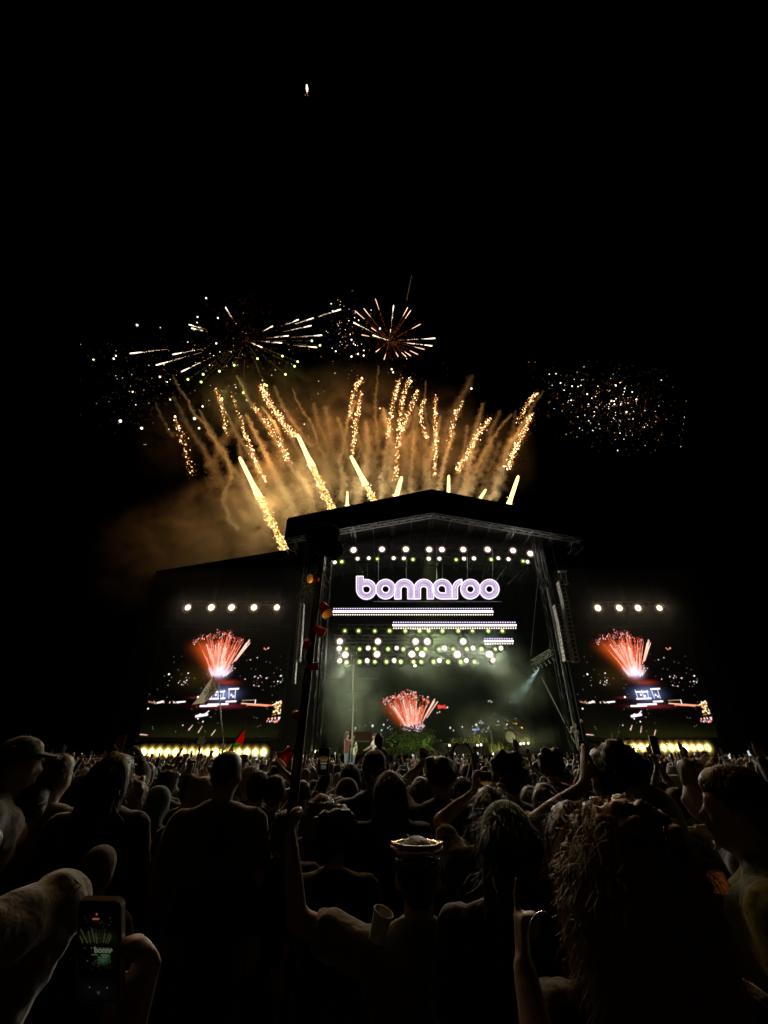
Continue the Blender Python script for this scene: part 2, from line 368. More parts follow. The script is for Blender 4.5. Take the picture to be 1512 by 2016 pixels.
def side_picture(w_=300, h=230):
    c = canvas(h, w_)
    glow(c, .33, .52, .12, .10, (.012, .007, .001)); glow(c, .5, .0, .6, .09, (.005, .006, .001))
    fan(c, .50, .53, .42, .40)
    for i in range(9): dot(c, .83 + rr.uniform(-.02, .03), .79 + rr.uniform(-.02, .02), rr.choice([.5, .9]), (.95, .25, .18))
    dot(c, .845, .79, 1.1, (1, .8, .7))
    # red foot and the bright building
    glow(c, .56, .47, .07, .02, (.16, .014, .005)); glow(c, .55, .262, .14, .018, (.10, .008, .010)); glow(c, .36, .335, .05, .010, (.07, .006, .003))
    glow(c, .55, .365, .085, .05, (.12, .16, .35))
    for v, u0, u1 in ((.41, .59, .66), (.385, .47, .56), (.30, .585, .655), (.325, .46, .57), (.275, .455, .60), (.262, .40, .52)):
        line(c, (u0, v), (u1, v + .004), 1.6, (1, .82, .95), (1, .9, .8))
    for u in (.47, .52, .555, .60, .645): line(c, (u, .33), (u + rr.uniform(-.01, .01), .40), .8, (.6, .7, 1), (.8, .85, 1))
    for u, v in ((.50, .36), (.615, .36), (.63, .345), (.53, .35)): dot(c, u, v, 2.2, (1, .9, .8))
    # stage-like ellipse below and boat lights
    line(c, (.385, .175), (.46, .19), 2.4, (.9, .6, .8), (.85, .75, .9)); line(c, (.44, .19), (.47, .22), .8, (.9, .8, .9), (.8, .7, .8)); dot(c, .41, .185, 3.0, (.95, .8, .95))
    line(c, (.70, .285), (.93, .268), .8, (1, .55, .35), (1, .25, .12)); line(c, (.74, .272), (.90, .262), .6, (1, .3, .15), (1, .4, .2)); line(c, (.93, .27), (.99, .305), .9, (.9, .7, .5), (1, .9, .8))
    line(c, (.70, .31), (.80, .315), .4, (.4, .3, .2), (.5, .4, .3)); line(c, (.80, .28), (.80, .315), .8, (.9, .8, .7), (1, .9, .8))
    for i in range(40): dot(c, rr.uniform(.94, .999), rr.uniform(.19, .30), rr.choice([.8, 1.4, 1.8]), rr.choice([(1, .75, .2), (.95, .35, .2), (1, .9, .6), (.7, .4, .1)]))
    for i in range(26): dot(c, rr.uniform(.90, .998), rr.uniform(.125, .165), rr.choice([.6, 1.2, 1.6]), rr.choice([(1, .25, .15), (.8, .8, 1), (1, .6, .5)]))
    for i in range(34): dot(c, rr.uniform(.01, .26), .295 + rr.gauss(0, .006), rr.choice([.4, .7, 1.1]), rr.choice([(1, .8, .5), (1, 1, .95), (.9, .5, .3)]))
    line(c, (.22, .295), (.28, .30), 1.2, (.9, .85, 1), (1, 1, 1)); line(c, (.08, .29), (.12, .30), 1.4, (1, .9, .7), (1, .95, .8))
    for i in range(26): dot(c, rr.uniform(.76, .99), .46 + rr.uniform(-.03, .08) , rr.choice([.3, .5, .9]), rr.choice([(1, .95, .8), (.9, .9, 1), (.7, .3, .2)]))
    for i in range(12): dot(c, rr.uniform(.05, .32), .49 + rr.uniform(-.05, .05), rr.choice([.3, .5, .9]), (.9, .85, .75))
    for u, v, r in ((.115, .545, 1.8), (.26, .49, 1.1), (.26, .555, 1.2), (.72, .68, .8), (.77, .70, .9), (.30, .10, .9), (.44, .13, 1.2), (.02, .24, 1.6), (.70, .50, .9), (.86, .51, 1.1), (.97, .53, 1.4), (.35, .07, .7), (.61, .60, .8), (.37, .34, 2.0), (.39, .18, 1.2), (.40, .155, 1.3), (.95, .48, 1.2)): dot(c, u, v, r, (1, .97, .9))
    for i in range(70): dot(c, rr.random(), rr.uniform(.03, .75), .35, (.5, .48, .42))
    for (a, b) in (((.01, .025), (.06, .02)), ((.35, .06), (.37, .10)), ((.42, .04), (.44, .09)), ((.52, .02), (.54, .06))): line(c, a, b, .8, (.8, .6, .5), (.6, .3, .25), dash=.3)
    return c
def back_picture(w_=330, h=150):
    c = canvas(h, w_)
    glow(c, .3, .5, .5, .6, (.002, .004, .002))
    fan(c, .415, .155, .25, .355)
    for i in range(26): dot(c, .565 + rr.uniform(-.02, .02), .39 + rr.uniform(-.015, .015), rr.choice([.7, 1.1]), (.9, .06, .04))
    dot(c, .592, .385, 1.2, (1, .7, .6))
    for u0, u1, v0, v1, n in ((.03, .14, .33, .37, 14), (.12, .34, .12, .22, 16), (.58, .80, .14, .24, 24), (.80, .95, .42, .46, 8), (.72, .98, .16, .28, 12), (.30, .52, .25, .55, 12), (.2, .9, .15, .4, 12)):
        for i in range(n): dot(c, rr.uniform(u0, u1), rr.uniform(v0, v1), rr.choice([.3, .4, .7]), rr.choice([(1, 1, .9), (.85, .95, 1), (.7, .6, .45)]))
    for u, v, r in ((.215, .21, 1.6), (.13, .19, 1.0), (.27, .22, 1.0), (.26, .17, .9), (.73, .22, 1.5), (.66, .20, .9), (.76, .24, .8), (.60, .19, .9), (.84, .25, 1.0)): dot(c, u, v, r, (1, 1, .95))
    for i in range(18): dot(c, (.725 + rr.uniform(-.015, .015)), .175, 1.0, (.25, .5, 1.0))
    return c
def screen_mesh(name, c, W, H, strength):
    h, w_, _ = c.shape
    xs = np.linspace(-W / 2, W / 2, w_); zs = np.linspace(0, H, h)
    X, Z = np.meshgrid(xs, zs); v = np.stack([X.ravel(), np.zeros(X.size), Z.ravel()], 1)
    idx = np.arange(h * w_).reshape(h, w_)
    f = np.stack([idx[:-1, :-1], idx[:-1, 1:], idx[1:, 1:], idx[1:, :-1]], -1).reshape(-1, 4)
    me = bpy.data.meshes.new(name); me.from_pydata(v.tolist(), [], f.tolist())
    at = me.color_attributes.new('picture', 'FLOAT_COLOR', 'POINT')
    col = np.concatenate([c.reshape(-1, 3), np.ones((h * w_, 1), np.float32)], 1).astype(np.float32)
    at.data.foreach_set('color', col.ravel()); me.materials.append(emit_attr(name + '_glass', strength)); me.update()
    return me
pic = side_picture()
smesh = screen_mesh('display', pic, 11.9, 9.4, 1.7)
for sgn, (pxl, pxr), lab in ((-1, (285, 553), 'large video screen showing red fireworks, left of the stage behind the triangular white flag'), (1, (1143, 1397), 'large video screen showing red fireworks, right of the stage with no flag before it')):
    a, b = P(pxl, 1400, 41.8), P(pxr, 1400, 41.8)
    e = empty('video_screen', ((a.x + b.x) / 2, 41.8, P(500, 1452, 41.8).z)); tag(e, lab, 'screen', 'side video screens')
    d = link(bpy.data.objects.new('display', smesh), e); d.scale = ((b.x - a.x) / 11.9, 1, 1)
    f = MB(); W = b.x - a.x
    for x, z, sx, sz in ((-W / 2 - .12, 4.7, .2, 9.9), (W / 2 + .12, 4.7, .2, 9.9), (0, 9.55, W + .04, .2), (0, -.14, W + .04, .2)): f.box((x, 0.1, z), (sx, .35, sz))
    f.build('frame', M['housing'], e)
bm_ = screen_mesh('display', back_picture(), 22.2, 10.6, 1.3)
e = empty('video_screen', (XC - 0.1, 53.2, 2.4)); tag(e, 'wide video backdrop with small red firework fountain at the back of the stage', 'screen')
link(bpy.data.objects.new('display', bm_), e)
f = MB()
for x, z, sx, sz in ((-11.2, 5.3, .2, 10.8), (11.2, 5.3, .2, 10.8), (0, 10.72, 22.1, .2)): f.box((x, 0.1, z), (sx, .3, sz))
f.build('frame', M['housing'], e)

# ------------------------------------------------------------------ letter sign
def letter_splines():
    def arc(cx, cy_, r, a0, a1, n=26): return [(cx + r * math.cos(math.radians(a0 + (a1 - a0) * i / n)), cy_ - r * math.sin(math.radians(a0 + (a1 - a0) * i / n))) for i in range(n + 1)]
    L = []
    yc, Rr = 1160.8, 19.0
    def o(cx): return ('o', [arc(cx, yc, Rr, 0, 360, 40)[:-1], arc(cx, yc, 7.2, 0, 360, 24)[:-1]])
    def n_(x0):
        x1 = x0 + 38.4; cx = (x0 + x1) / 2; g = 6.6
        out = [(x0, 1180)] + arc(cx, yc, 19.2, 180, 0, 28) + [(x1, 1180), (cx + g, 1180)] + arc(cx, yc + 1, g, 0, 180, 14) + [(cx - g, 1180)]
        return ('n', [out])
    L.append(('b', [[(702, 1135.8), (715.5, 1135.8), (715.5, 1143.2)] + arc(721.3, yc + .6, 19.2, 104, -180, 44), [(714.2, yc - 5)] + arc(721.8, yc + .8, 7.4, 100, -180, 26)]))
    L.append(o(759.2)); L.append(n_(776.9)); L.append(n_(815.0))
    L.append(('a', [arc(870.4, yc, 19.2, 0, 270, 34) + [(889.6, 1180)], arc(869.5, yc, 7.6, 0, 270, 26) + [(877.1, yc + 7.6)]]))
    L.append(('r', [[(890.6, 1180)] + arc(909.5, yc, 19.2, 178, 93, 14) + [(909.5, 1146), (907.8, 1150)] + arc(908.4, yc - 1, 8.2, 115, 180, 8) + [(900.4, 1180)]]))
    L.append(o(925.6)); L.append(o(962.8))
    return L
sg = empty('letter_sign', P(842, 1181, 42.0)); tag(sg, 'lilac illuminated bonnaroo lettering hanging under the stage roof', 'sign')
org = sg.location.copy()
YS = 42.0
for ch, spl in letter_splines():
    cu = bpy.data.curves.new('letter', 'CURVE'); cu.dimensions = '2D'; cu.fill_mode = 'BOTH'; cu.extrude = 0.14
    ed = MB(); bl = MB()
    for s_ in spl:
        w3 = [P(x, y, YS) - org for x, y in s_]
        sp = cu.splines.new('POLY'); sp.points.add(len(w3) - 1); sp.use_cyclic_u = True
        for i, q in enumerate(w3): sp.points[i].co = (q.x, q.z, 0, 1)
        ed.tube([Vector((q.x, -0.18, q.z)) for q in w3 + [w3[0]]], 0.055, 5, cap=False)
    # bulbs along inset copies of the outline
    w3 = [P(x, y, YS) - org for x, y in spl[0]]
    cxm = sum(q.x for q in w3) / len(w3); czm = sum(q.z for q in w3) / len(w3)
    area = sum(w3[i].x * w3[(i + 1) % len(w3)].z - w3[(i + 1) % len(w3)].x * w3[i].z for i in range(len(w3))); sgo = -1 if area > 0 else 1
    for ins in (0.20,):
        m_ = len(w3)
        for i in range(m_):
            a, b_, c_ = w3[i - 1], w3[i], w3[(i + 1) % m_]
            nseg = max(1, int((c_ - b_).length / 0.16))
            for k in range(nseg):
                q = b_ + (c_ - b_) * (k / nseg); tn = (c_ - b_).normalized(); nn = Vector((tn.z, 0, -tn.x))
                sgnn = 1
                cand = q + nn * (ins * sgo)
                bl.box((cand.x, -0.17, cand.z), (0.05, 0.05, 0.05))
    tmp = bpy.data.objects.new('tmp', cu); link(tmp); dg = bpy.context.evaluated_depsgraph_get()
    me = bpy.data.meshes.new_from_object(tmp.evaluated_get(dg)); bpy.data.objects.remove(tmp)
    for v in me.vertices: x, z, y = v.co; v.co = (x, y, z)
    me.flip_normals(); me.materials.clear(); me.materials.append(E['letter']); me.name = 'letter'
    lo = link(bpy.data.objects.new('letter', me), sg); lo['label'] = 'letter ' + ch + ' of the lilac sign'
    ed.build('tube_edge', E['neon'], lo)
    o = bl.build('bulbs', E['dot_top'], lo); o['kind'] = 'stuff'
t = MB(); a, b = P(735, 1184.5, 42.15) - org, P(988, 1184.5, 42.15) - org
t.tube([a, b], 0.05, 6)
for x in (745, 800, 860, 920, 970): t.tube([P(x, 1184.5, 42.15) - org, P(x, 1075, 42.15) - org], 0.02, 4)
t.build('hanging_frame', M['dark_steel'], sg)

# ------------------------------------------------------------------ led bars
def led_bar(x0, x1, y0, y1, lab):
    Y = 42.6; a, b = P(x0, (y0 + y1) / 2, Y), P(x1, (y0 + y1) / 2, Y)
    b.z = a.z; e = empty('led_bar', (a + b) / 2); tag(e, lab, 'light bar', 'led light bars across the stage'); W = (b - a).length
    h = abs(P(800, y0, Y).z - P(800, y1, Y).z)
    c = MB(); c.box((0, 0.12, 0), (W, 0.14, h * 1.25)); c.build('casing', M['housing'], e)
    c = MB(); c.box((0, 0.03, 0), (W, 0.06, h * 0.28)); c.build('light_tube', E['led'], e)
    n = int(W / 0.235)
    for s_, mm in ((1, E['dot_top']), (-1, E['dot_low'])):
        c = MB()
        for i in range(n): c.ball((-W / 2 + (i + .5) * W / n, 0.03, s_ * h * 0.5), 0.072, 6, 4)
        o = c.build('bulbs', mm, e); o['kind'] = 'stuff'
    for i in range(int(W / 1.6) + 1):
        x = -W / 2 + i * 1.6 + .3
    k = 5 if W > 9 else 2
    for i in range(k):
        lamp('glow', 'SPOT', e.location + Vector((-W / 2 + (i + .5) * W / k, -0.1, 0)), 90 * W / k / 3, (1, .84, .86), e, 0.3, e.location + Vector((-W / 2 + (i + .5) * W / k, -6, -1.5)), 150, .8)
led_bar(655, 971, 1198, 1210, 'longest lit led bar directly below the lilac letters')
led_bar(773, 1017, 1225, 1236.5, 'middle lit led bar set to the right, below the longest one')
led_bar(953, 1011, 1257.5, 1267, 'shortest lit led bar at the right end of the lower lamps')

# ------------------------------------------------------------------ stage lamps
def fixture(name, p, kind, label, group, Y=43.0):
    """kind: b = wide blinder, w = round white, g = small green"""
    q = P(p[0], p[1], Y)
    e = empty(name, q); tag(e, label, 'stage lamp', group)
    key = 'fx_' + kind
    if key not in FX:
        h = MB(); l = MB()
        if kind in 'bf':
            h.box((0, .16, 0), (.82, .26, .5)); h.box((0, .2, .42), (.9, .1, .05)); h.box((-.44, .2, .2), (.05, .1, .46)); h.box((.44, .2, .2), (.05, .1, .46))
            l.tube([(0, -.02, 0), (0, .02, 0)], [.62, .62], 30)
        elif kind == 'y':
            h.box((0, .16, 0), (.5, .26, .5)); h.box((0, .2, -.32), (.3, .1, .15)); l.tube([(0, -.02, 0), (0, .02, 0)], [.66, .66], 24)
        elif kind == 'w':
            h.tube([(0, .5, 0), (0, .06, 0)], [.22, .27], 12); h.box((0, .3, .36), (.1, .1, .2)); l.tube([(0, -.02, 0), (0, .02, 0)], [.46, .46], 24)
        else:
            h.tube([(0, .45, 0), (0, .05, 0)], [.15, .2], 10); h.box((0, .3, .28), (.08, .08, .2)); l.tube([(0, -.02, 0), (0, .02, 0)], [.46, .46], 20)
        FX[key] = (h, l, None)
        h_o = h.build('housing', M['housing'], e)
        l_o = l.build('lens', {'b': E['pinkish'], 'f': E['far'], 'w': E['white'], 'g': E['green'], 'y': E['yellow']}[kind], e)  # disc wider than the lamp, its outer ring is painted glow
        FX[key] = (h_o.data, l_o.data)
    else:
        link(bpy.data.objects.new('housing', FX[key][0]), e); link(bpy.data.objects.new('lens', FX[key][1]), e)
    pw, col = {'b': (520, (1, .86, .74)), 'f': (420, (1, .85, .66)), 'w': (260, (.95, 1, .86)), 'g': (190, (.82, 1, .50)), 'y': (210, (1, .78, .36))}[kind]
    tgt = Vector((q.x * 0.55 + 1.0, 8, 1.0)) if kind != 'g' else Vector((q.x + .5, 44.5 if q.y > 44 else 41.0, 1.0)) + Vector((0, -2, 0))
    lamp('beam', 'SPOT', q + Vector((0, -0.14, 0)), pw * POW, col, e, 0.16, tgt, 165, 1.0)
    return e
FX = {}; POW = 0.85
rows = [
 ('top row under the roof', 'b', 43.0, [(656, 1091), (696, 1083), (752, 1081.5), (799, 1081.5), (845, 1082), (870, 1082), (912, 1082), (960, 1082), (1010, 1084), (1044, 1090)]),
 ('second row under the roof', None, 43.2, [(659, 1107, 'w'), (673, 1106, 'g'), (704, 1100, 'w'), (726, 1099, 'w'), (743, 1100.5, 'g'), (775, 1099, 'w'), (795, 1099.5, 'w'), (813, 1101.5, 'g'), (844, 1100, 'w'), (865, 1100, 'w'), (898, 1102, 'g'), (913.5, 1100, 'w'), (933, 1099.5, 'w'), (967, 1101.5, 'g'), (981, 1099, 'w'), (1001, 1101, 'w'), (1030, 1105, 'g'), (1038, 1106, 'w')]),
 ('upper row of the middle rig', 'g', 44.5, [(679, 1242), (706, 1242), (738, 1242.5), (767, 1242), (798, 1242), (826, 1242), (844, 1242), (871, 1242), (902, 1242), (930, 1242), (961, 1242), (989, 1242)]),
 ('second row of the middle rig', 'b', 44.5, [(669, 1263), (744, 1263), (818, 1263), (841, 1263), (912, 1263)]),
 ('third row of the middle rig', None, 44.5, [(668, 1276, 'w'), (682, 1278, 'g'), (708, 1278, 'g'), (725, 1276, 'w'), (738, 1278, 'g'), (764, 1278, 'g'), (781, 1276, 'w'), (794, 1278, 'g'), (821, 1278, 'g'), (837, 1278, 'g'), (864, 1278, 'g'), (875, 1276, 'w'), (892, 1278, 'g'), (919, 1278, 'g'), (931, 1276, 'w'), (948, 1278, 'g'), (975, 1278, 'g'), (986, 1276, 'w')]),
 ('fourth row of the middle rig', 'b', 44.5, [(680, 1289), (742, 1288), (811, 1288), (831, 1288), (900, 1288.5), (964, 1288)]),
 ('lowest row of the middle rig', None, 44.5, [(669, 1301, 'w'), (682, 1304, 'g'), (708, 1303, 'g'), (723, 1301, 'w'), (738, 1303, 'g'), (761, 1303, 'g'), (776, 1300.5, 'w'), (789, 1303, 'g'), (814, 1303, 'g'), (829, 1303, 'g'), (854, 1303, 'g'), (865, 1300.5, 'w'), (882, 1303, 'g'), (907, 1303, 'g'), (918, 1300.5, 'w'), (934, 1303, 'g'), (970, 1300, 'w')]),
]
cn = {'b': 'bright white twin blinder', 'w': 'round white stage lamp', 'g': 'small greenish stage lamp'}
for rn, k0, Y, pts in rows:
    for kk in 'bwg':
        sub = [q for q in pts if (q[2] if len(q) > 2 else k0) == kk]
        for i, q in enumerate(sub):
            fixture('stage_lamp', q, kk, cn[kk] + ', ' + ordl(i, len(sub)) + ' in the ' + rn, 'lamps in the ' + rn, Y)
    xs = [q[0] for q in pts]; ym = sum(q[1] for q in pts) / len(pts)
    a, b = P(min(xs) - 14, ym - 8, Y + .5), P(max(xs) + 12, ym - 8, Y + .5)
    b.z = a.z; t = MB(); truss(t, a, b, 0.4, 0.03, step=0.7)
    tag(t.build('lighting_truss', M['dark_steel']), 'horizontal lighting truss carrying the ' + rn, 'truss', 'lighting trusses over the stage')
for (x, lab) in ((370, 0), (416, 1), (456, 2), (500, 3), (545, 4)):
    fixture('stage_lamp', (x, 1196), 'f', 'warm white lamp, ' + ordl(lab, 5) + ' above the left video screen', 'lamps above the left screen', 41.0)
for (x, lab) in ((1177, 0), (1219, 1), (1256, 2), (1298, 3)):
    fixture('stage_lamp', (x, 1197), 'f', 'warm white lamp, ' + ordl(lab, 4) + ' above the right video screen', 'lamps above the right screen', 41.0)
for x0, x1, y, nm in ((355, 560, 1188, 'left'), (1165, 1312, 1189, 'right')):
    t = MB(); truss(t, P(x0, y, 41.6), P(x1, y, 41.6), 0.35, 0.025, step=0.7)
    tag(t.build('lighting_truss', M['dark_steel']), 'short dark truss above the %s video screen' % nm, 'truss')
fl = [283, 298, 313.5, 329.5, 345, 361, 377, 393, 408, 423.5, 438.5, 454.5, 470, 486, 502, 518]
for i, x in enumerate(fl): fixture('floor_lamp', (x, 1481), 'y', 'yellow floor lamp facing the crowd, %s under the left screen' % ordl(i, len(fl)), 'floor lamps under the left screen', 39.3)
fr = [1219, 1234, 1248.5, 1262.7, 1277, 1291, 1306, 1321, 1335.7, 1350, 1363.8, 1378, 1392]
for i, x in enumerate(fr): fixture('floor_lamp', (x, 1472), 'y', 'yellow floor lamp facing the crowd, %s under the right screen' % ordl(i, len(fr)), 'floor lamps under the right screen', 39.3)
for x0, x1, yp, nm in ((270, 530, 1484, 'left'), (1208, 1403, 1473, 'right')):
    a, b = P(x0, yp, 39.5), P(x1, yp, 39.5); t = MB()
    t.box(((a.x + b.x) / 2, 39.8, (a.z - .35) / 2), (b.x - a.x, .5, a.z - .35))
    tag(t.build('lamp_barrier', M['black_panel']), 'black barrier carrying the yellow floor lamps on the %s' % nm, 'barrier')

# follow spot
q = P(817, 1310, 44.5); e = empty('follow_spot', q); tag(e, 'small spotlight throwing a pinkish beam down left in the stage haze', 'stage lamp')
t = MB(); t.tube([(0, .4, .3), (0, 0, 0)], [.12, .15], 10); t.build('housing', M['housing'], e)
t = MB(); t.ball((0, -.02, -.03), .11, 10, 6); t.build('lens', E['hot'], e)
lamp('beam', 'SPOT', q + Vector((0, -.15, -.1)), 9000, (1, .8, .66), e, 0.05, P(790, 1375, 43.0), 13, .6)

# side truss with small lamps on the right
a, b = P(1049, 1305, 44.5), P(1086, 1283, 42.0)
e = empty('side_truss', a); tag(e, 'short slanting truss with six small lamps inside the right stage leg', 'truss')
t = MB(); truss(t, (0, 0, 0), b - a, 0.42, 0.035, step=0.6); t.build('chords', M['steel'], e)
for i in range(6):
    f_ = i / 5.0; c = (b - a) * f_ + Vector((0, -.05, -.75)); t = MB()
    t.tube([c + Vector((0, 0, .5)), c + Vector((0, 0, .2))], .03, 5); t.tube([c + Vector((-.05, .1, .2)), c + Vector((.1, -.1, -.16))], [.07, .1], 8)
    o = t.build('small_lamp', M['chrome'], e)
lamp('beam', 'SPOT', P(1063, 1312, 43.2), 3500, (.6, .95, .95), None, 0.05, P(1040, 1345, 43.2), 22, .7).name = 'small_lamp_beam'

# ------------------------------------------------------------------ speaker arrays
def speaker_array(pts, lab, Y, n, width=0.62):
    w3 = [P(x, y, Y) for x, y in pts]
    w3 = [Vector((w3[i].x, Y - 0.35 * (i / (len(pts) - 1)) ** 2 * 0, w3[i].z)) for i in range(len(pts))]
    e = empty('speaker_array', w3[0]); tag(e, lab, 'speakers', 'hanging speaker columns')
    L = [0]
    for i in range(1, len(w3)): L.append(L[-1] + (w3[i] - w3[i - 1]).length)
    def at(s):
        for i in range(1, len(w3)):
            if s <= L[i] + 1e-6:
                k = (s - L[i - 1]) / (L[i] - L[i - 1]); return w3[i - 1].lerp(w3[i], k)
        return w3[-1]
    for i in range(n):
        p, q = at(L[-1] * i / n), at(L[-1] * (i + 0.86) / n)
        t = (q - p); ang = math.atan2(t.x, -t.z); rot = Matrix.Rotation(-ang, 3, 'Y'); c = (p + q) / 2 - w3[0]
        h = t.length
        m = MB(); m.box(c, (width, .7, h), rot); bx = m.build('speaker_box', M['speaker'], e)
        m = MB(); m.box(c + Vector((0, -.37, -.01)), (width * .42, .03, h * .62), rot); m.build('grille', M['speaker_gap'], bx)
    t = MB(); t.tube([(0, 0, 0), (0, .3, 21 - w3[0].z)], .02, 4); t.build('chain', M['dark_steel'], e)
speaker_array([(1103, 1146), (1112, 1185), (1120, 1235), (1128, 1280), (1133, 1305)], 'outer hanging column of pale speakers beside the right stage leg', 39.6, 19, .55)
speaker_array([(1094, 1192), (1102, 1225), (1110, 1270), (1116, 1303)], 'inner shorter column of pale speakers beside the right stage leg', 39.8, 15, .45)
speaker_array([(591, 1188), (587, 1240), (582, 1300), (579, 1347)], 'outer hanging column of pale speakers left of the stage', 39.6, 24, .22)
speaker_array([(597, 1190), (594, 1240), (591, 1280), (589, 1303)], 'inner shorter column of pale speakers left of the stage', 39.8, 17, .22)
t = MB(); q = P(1133, 1430, 39.5)
for _ in range(7): t.ball(q + Vector((R.uniform(-.5, .5), R.uniform(-.3, .3), R.uniform(-.5, .5))), R.uniform(.1, .22), 7, 5)
t.tube([q, (q.x, q.y, 0)], .05, 6)
tag(t.build('cable_bundle', M['speaker']), 'pale tied cable bundle at the foot of the right stage leg', 'cable')
a = P(1108, 1125, 39.8); t = MB()
t.box(a, (.7, .4, .12)); t.box(a + Vector((-.1, 0, -1.3)), (.7, .4, .1))
for s_ in (-.25, .25): t.tube([a + Vector((s_, 0, 0)), a + Vector((s_ - .1, 0, -1.3))], .025, 4)
tag(t.build('rigging_frame', M['steel']), 'small rigging frame above the right speaker columns', 'frame')
# far tent on the right
a = P(1444, 1458, 70); e = empty('tent', (a.x + 4, 70, 0)); tag(e, 'low pale tent roof far away at the right edge', 'tent')
t = MB(); t.prism([(-4, a.z - .8), (10, a.z - .8), (10, a.z + .4), (-4, a.z)], 0, 6); t.build('canopy', mat('tent_canvas', (.3, .32, .2), .8, var=.2, scale=.6, bump=.3), e)
t = MB()
for x in (-3.8, 1, 6, 9.8): t.tube([(x, .2, 0), (x, .2, a.z - .8)], .08, 6)
t.build('poles', M['dark_steel'], e)
lamp('added_tent_fill', 'POINT', (a.x + 6, 66, 6.5), 260, (.85, 1, .4), None, .3)  # added lamp to brighten the tent, no source in view
# ------------------------------------------------------------------ haze on the stage
def vol_material(name, base, blobs, color, nscale=0.25, ndetail=4, nlo=0.42, nhi=0.66, aniso=0.2, floor=0.0):
    m = bpy.data.materials.new(name); m.use_nodes = True; n = m.node_tree; n.nodes.clear()
    out = n.nodes.new('ShaderNodeOutputMaterial'); pv = n.nodes.new('ShaderNodeVolumePrincipled')
    pv.inputs['Color'].default_value = (*color, 1); pv.inputs['Anisotropy'].default_value = aniso
    n.links.new(pv.outputs[0], out.inputs['Volume'])
    tc = n.nodes.new('ShaderNodeTexCoord'); nz = n.nodes.new('ShaderNodeTexNoise'); nz.inputs['Scale'].default_value = nscale
    nz.inputs['Detail'].default_value = ndetail; nz.inputs['Roughness'].default_value = 0.6; nz.inputs['Distortion'].default_value = 0.6
    n.links.new(tc.outputs['Object'], nz.inputs['Vector'])
    mr = n.nodes.new('ShaderNodeMapRange'); mr.inputs['From Min'].default_value = nlo; mr.inputs['From Max'].default_value = nhi
    mr.inputs['To Min'].default_value = floor
    n.links.new(nz.outputs['Fac'], mr.inputs['Value'])
    total = None
    for (c, rad, d) in blobs:
        sub = n.nodes.new('ShaderNodeVectorMath'); sub.operation = 'SUBTRACT'; sub.inputs[1].default_value = c
        n.links.new(tc.outputs['Object'], sub.inputs[0])
        dv = n.nodes.new('ShaderNodeVectorMath'); dv.operation = 'DIVIDE'; dv.inputs[1].default_value = rad
        n.links.new(sub.outputs[0], dv.inputs[0])
        ln = n.nodes.new('ShaderNodeVectorMath'); ln.operation = 'LENGTH'; n.links.new(dv.outputs[0], ln.inputs[0])
        rg = n.nodes.new('ShaderNodeMapRange'); rg.interpolation_type = 'SMOOTHSTEP'
        rg.inputs['From Min'].default_value = 1.0; rg.inputs['From Max'].default_value = 0.0
        rg.inputs['To Min'].default_value = 0.0; rg.inputs['To Max'].default_value = d
        n.links.new(ln.outputs['Value'], rg.inputs['Value'])
        if total is None: total = rg.outputs[0]
        else:
            ad = n.nodes.new('ShaderNodeMath'); ad.operation = 'ADD'; n.links.new(total, ad.inputs[0]); n.links.new(rg.outputs[0], ad.inputs[1]); total = ad.outputs[0]
    ml = n.nodes.new('ShaderNodeMath'); ml.operation = 'MULTIPLY'; n.links.new(total, ml.inputs[0]); n.links.new(mr.outputs[0], ml.inputs[1])
    ad = n.nodes.new('ShaderNodeMath'); ad.operation = 'ADD'; ad.inputs[1].default_value = base; n.links.new(ml.outputs[0], ad.inputs[0])
    n.links.new(ad.outputs[0], pv.inputs['Density'])
    return m
def V3(v): return (v.x, v.y, v.z)
BK = 2.3
blobs = [(V3(P(690, 1390, 46)), (4.8, 5, 5.2), .13), (V3(P(1025, 1345, 45.5)), (4.2, 4, 4.2), .15), (V3(P(990, 1310, 46)), (4.0, 4, 3.0), .06), (V3(P(960, 1425, 47)), (4.5, 4, 2.6), .15),
         (V3(P(1050, 1450, 47)), (5, 4, 2.0), .11), (V3(P(850, 1290, 46)), (9, 5, 4.5), .030), (V3(P(950, 1275, 45)), (6, 4, 4), .03), (V3(P(660, 1330, 44)), (3, 4, 5), .03)]
hb = MB(); hb.box((XC, 46.2, 11.0), (22.0, 13.6, 20.4))
o = hb.build('stage_haze', vol_material('stage_haze_volume', 0.0006, [(a_, b_, c_ * BK) for a_, b_, c_ in blobs], (.93, 1.0, .90), 0.35, 5, floor=.12))
tag(o, 'greenish smoke drifting under the stage roof', 'smoke', kind='stuff')
fogm = vol_material('thin_haze_volume', 0.0022, [((0, 0, -50), (1, 1, 1), 0)], (1, .97, .9), aniso=.3)
for nm, x0, x1, lab in (('left', P(285, 1400, 42).x - 1, XC - 11.2, 'thin lit haze in front of the left video screen'), ('right', XC + 11.2, P(1397, 1400, 42).x + 1, 'thin lit haze in front of the right video screen')):
    m_ = bpy.data.materials.get('side_haze')
    if m_ is None:
        m_ = bpy.data.materials.new('side_haze'); m_.use_nodes = True; n = m_.node_tree; n.nodes.clear()
        out = n.nodes.new('ShaderNodeOutputMaterial'); pv = n.nodes.new('ShaderNodeVolumePrincipled'); pv.inputs['Density'].default_value = 0.004
        pv.inputs['Color'].default_value = (1, .95, .8, 1); pv.inputs['Anisotropy'].default_value = .3; n.links.new(pv.outputs[0], out.inputs['Volume'])
    hb = MB(); hb.box(((x0 + x1) / 2, 40.0, 9.0), (x1 - x0, 3.4, 17.0)); o = hb.build('screen_haze', m_); tag(o, lab, 'haze', kind='stuff')

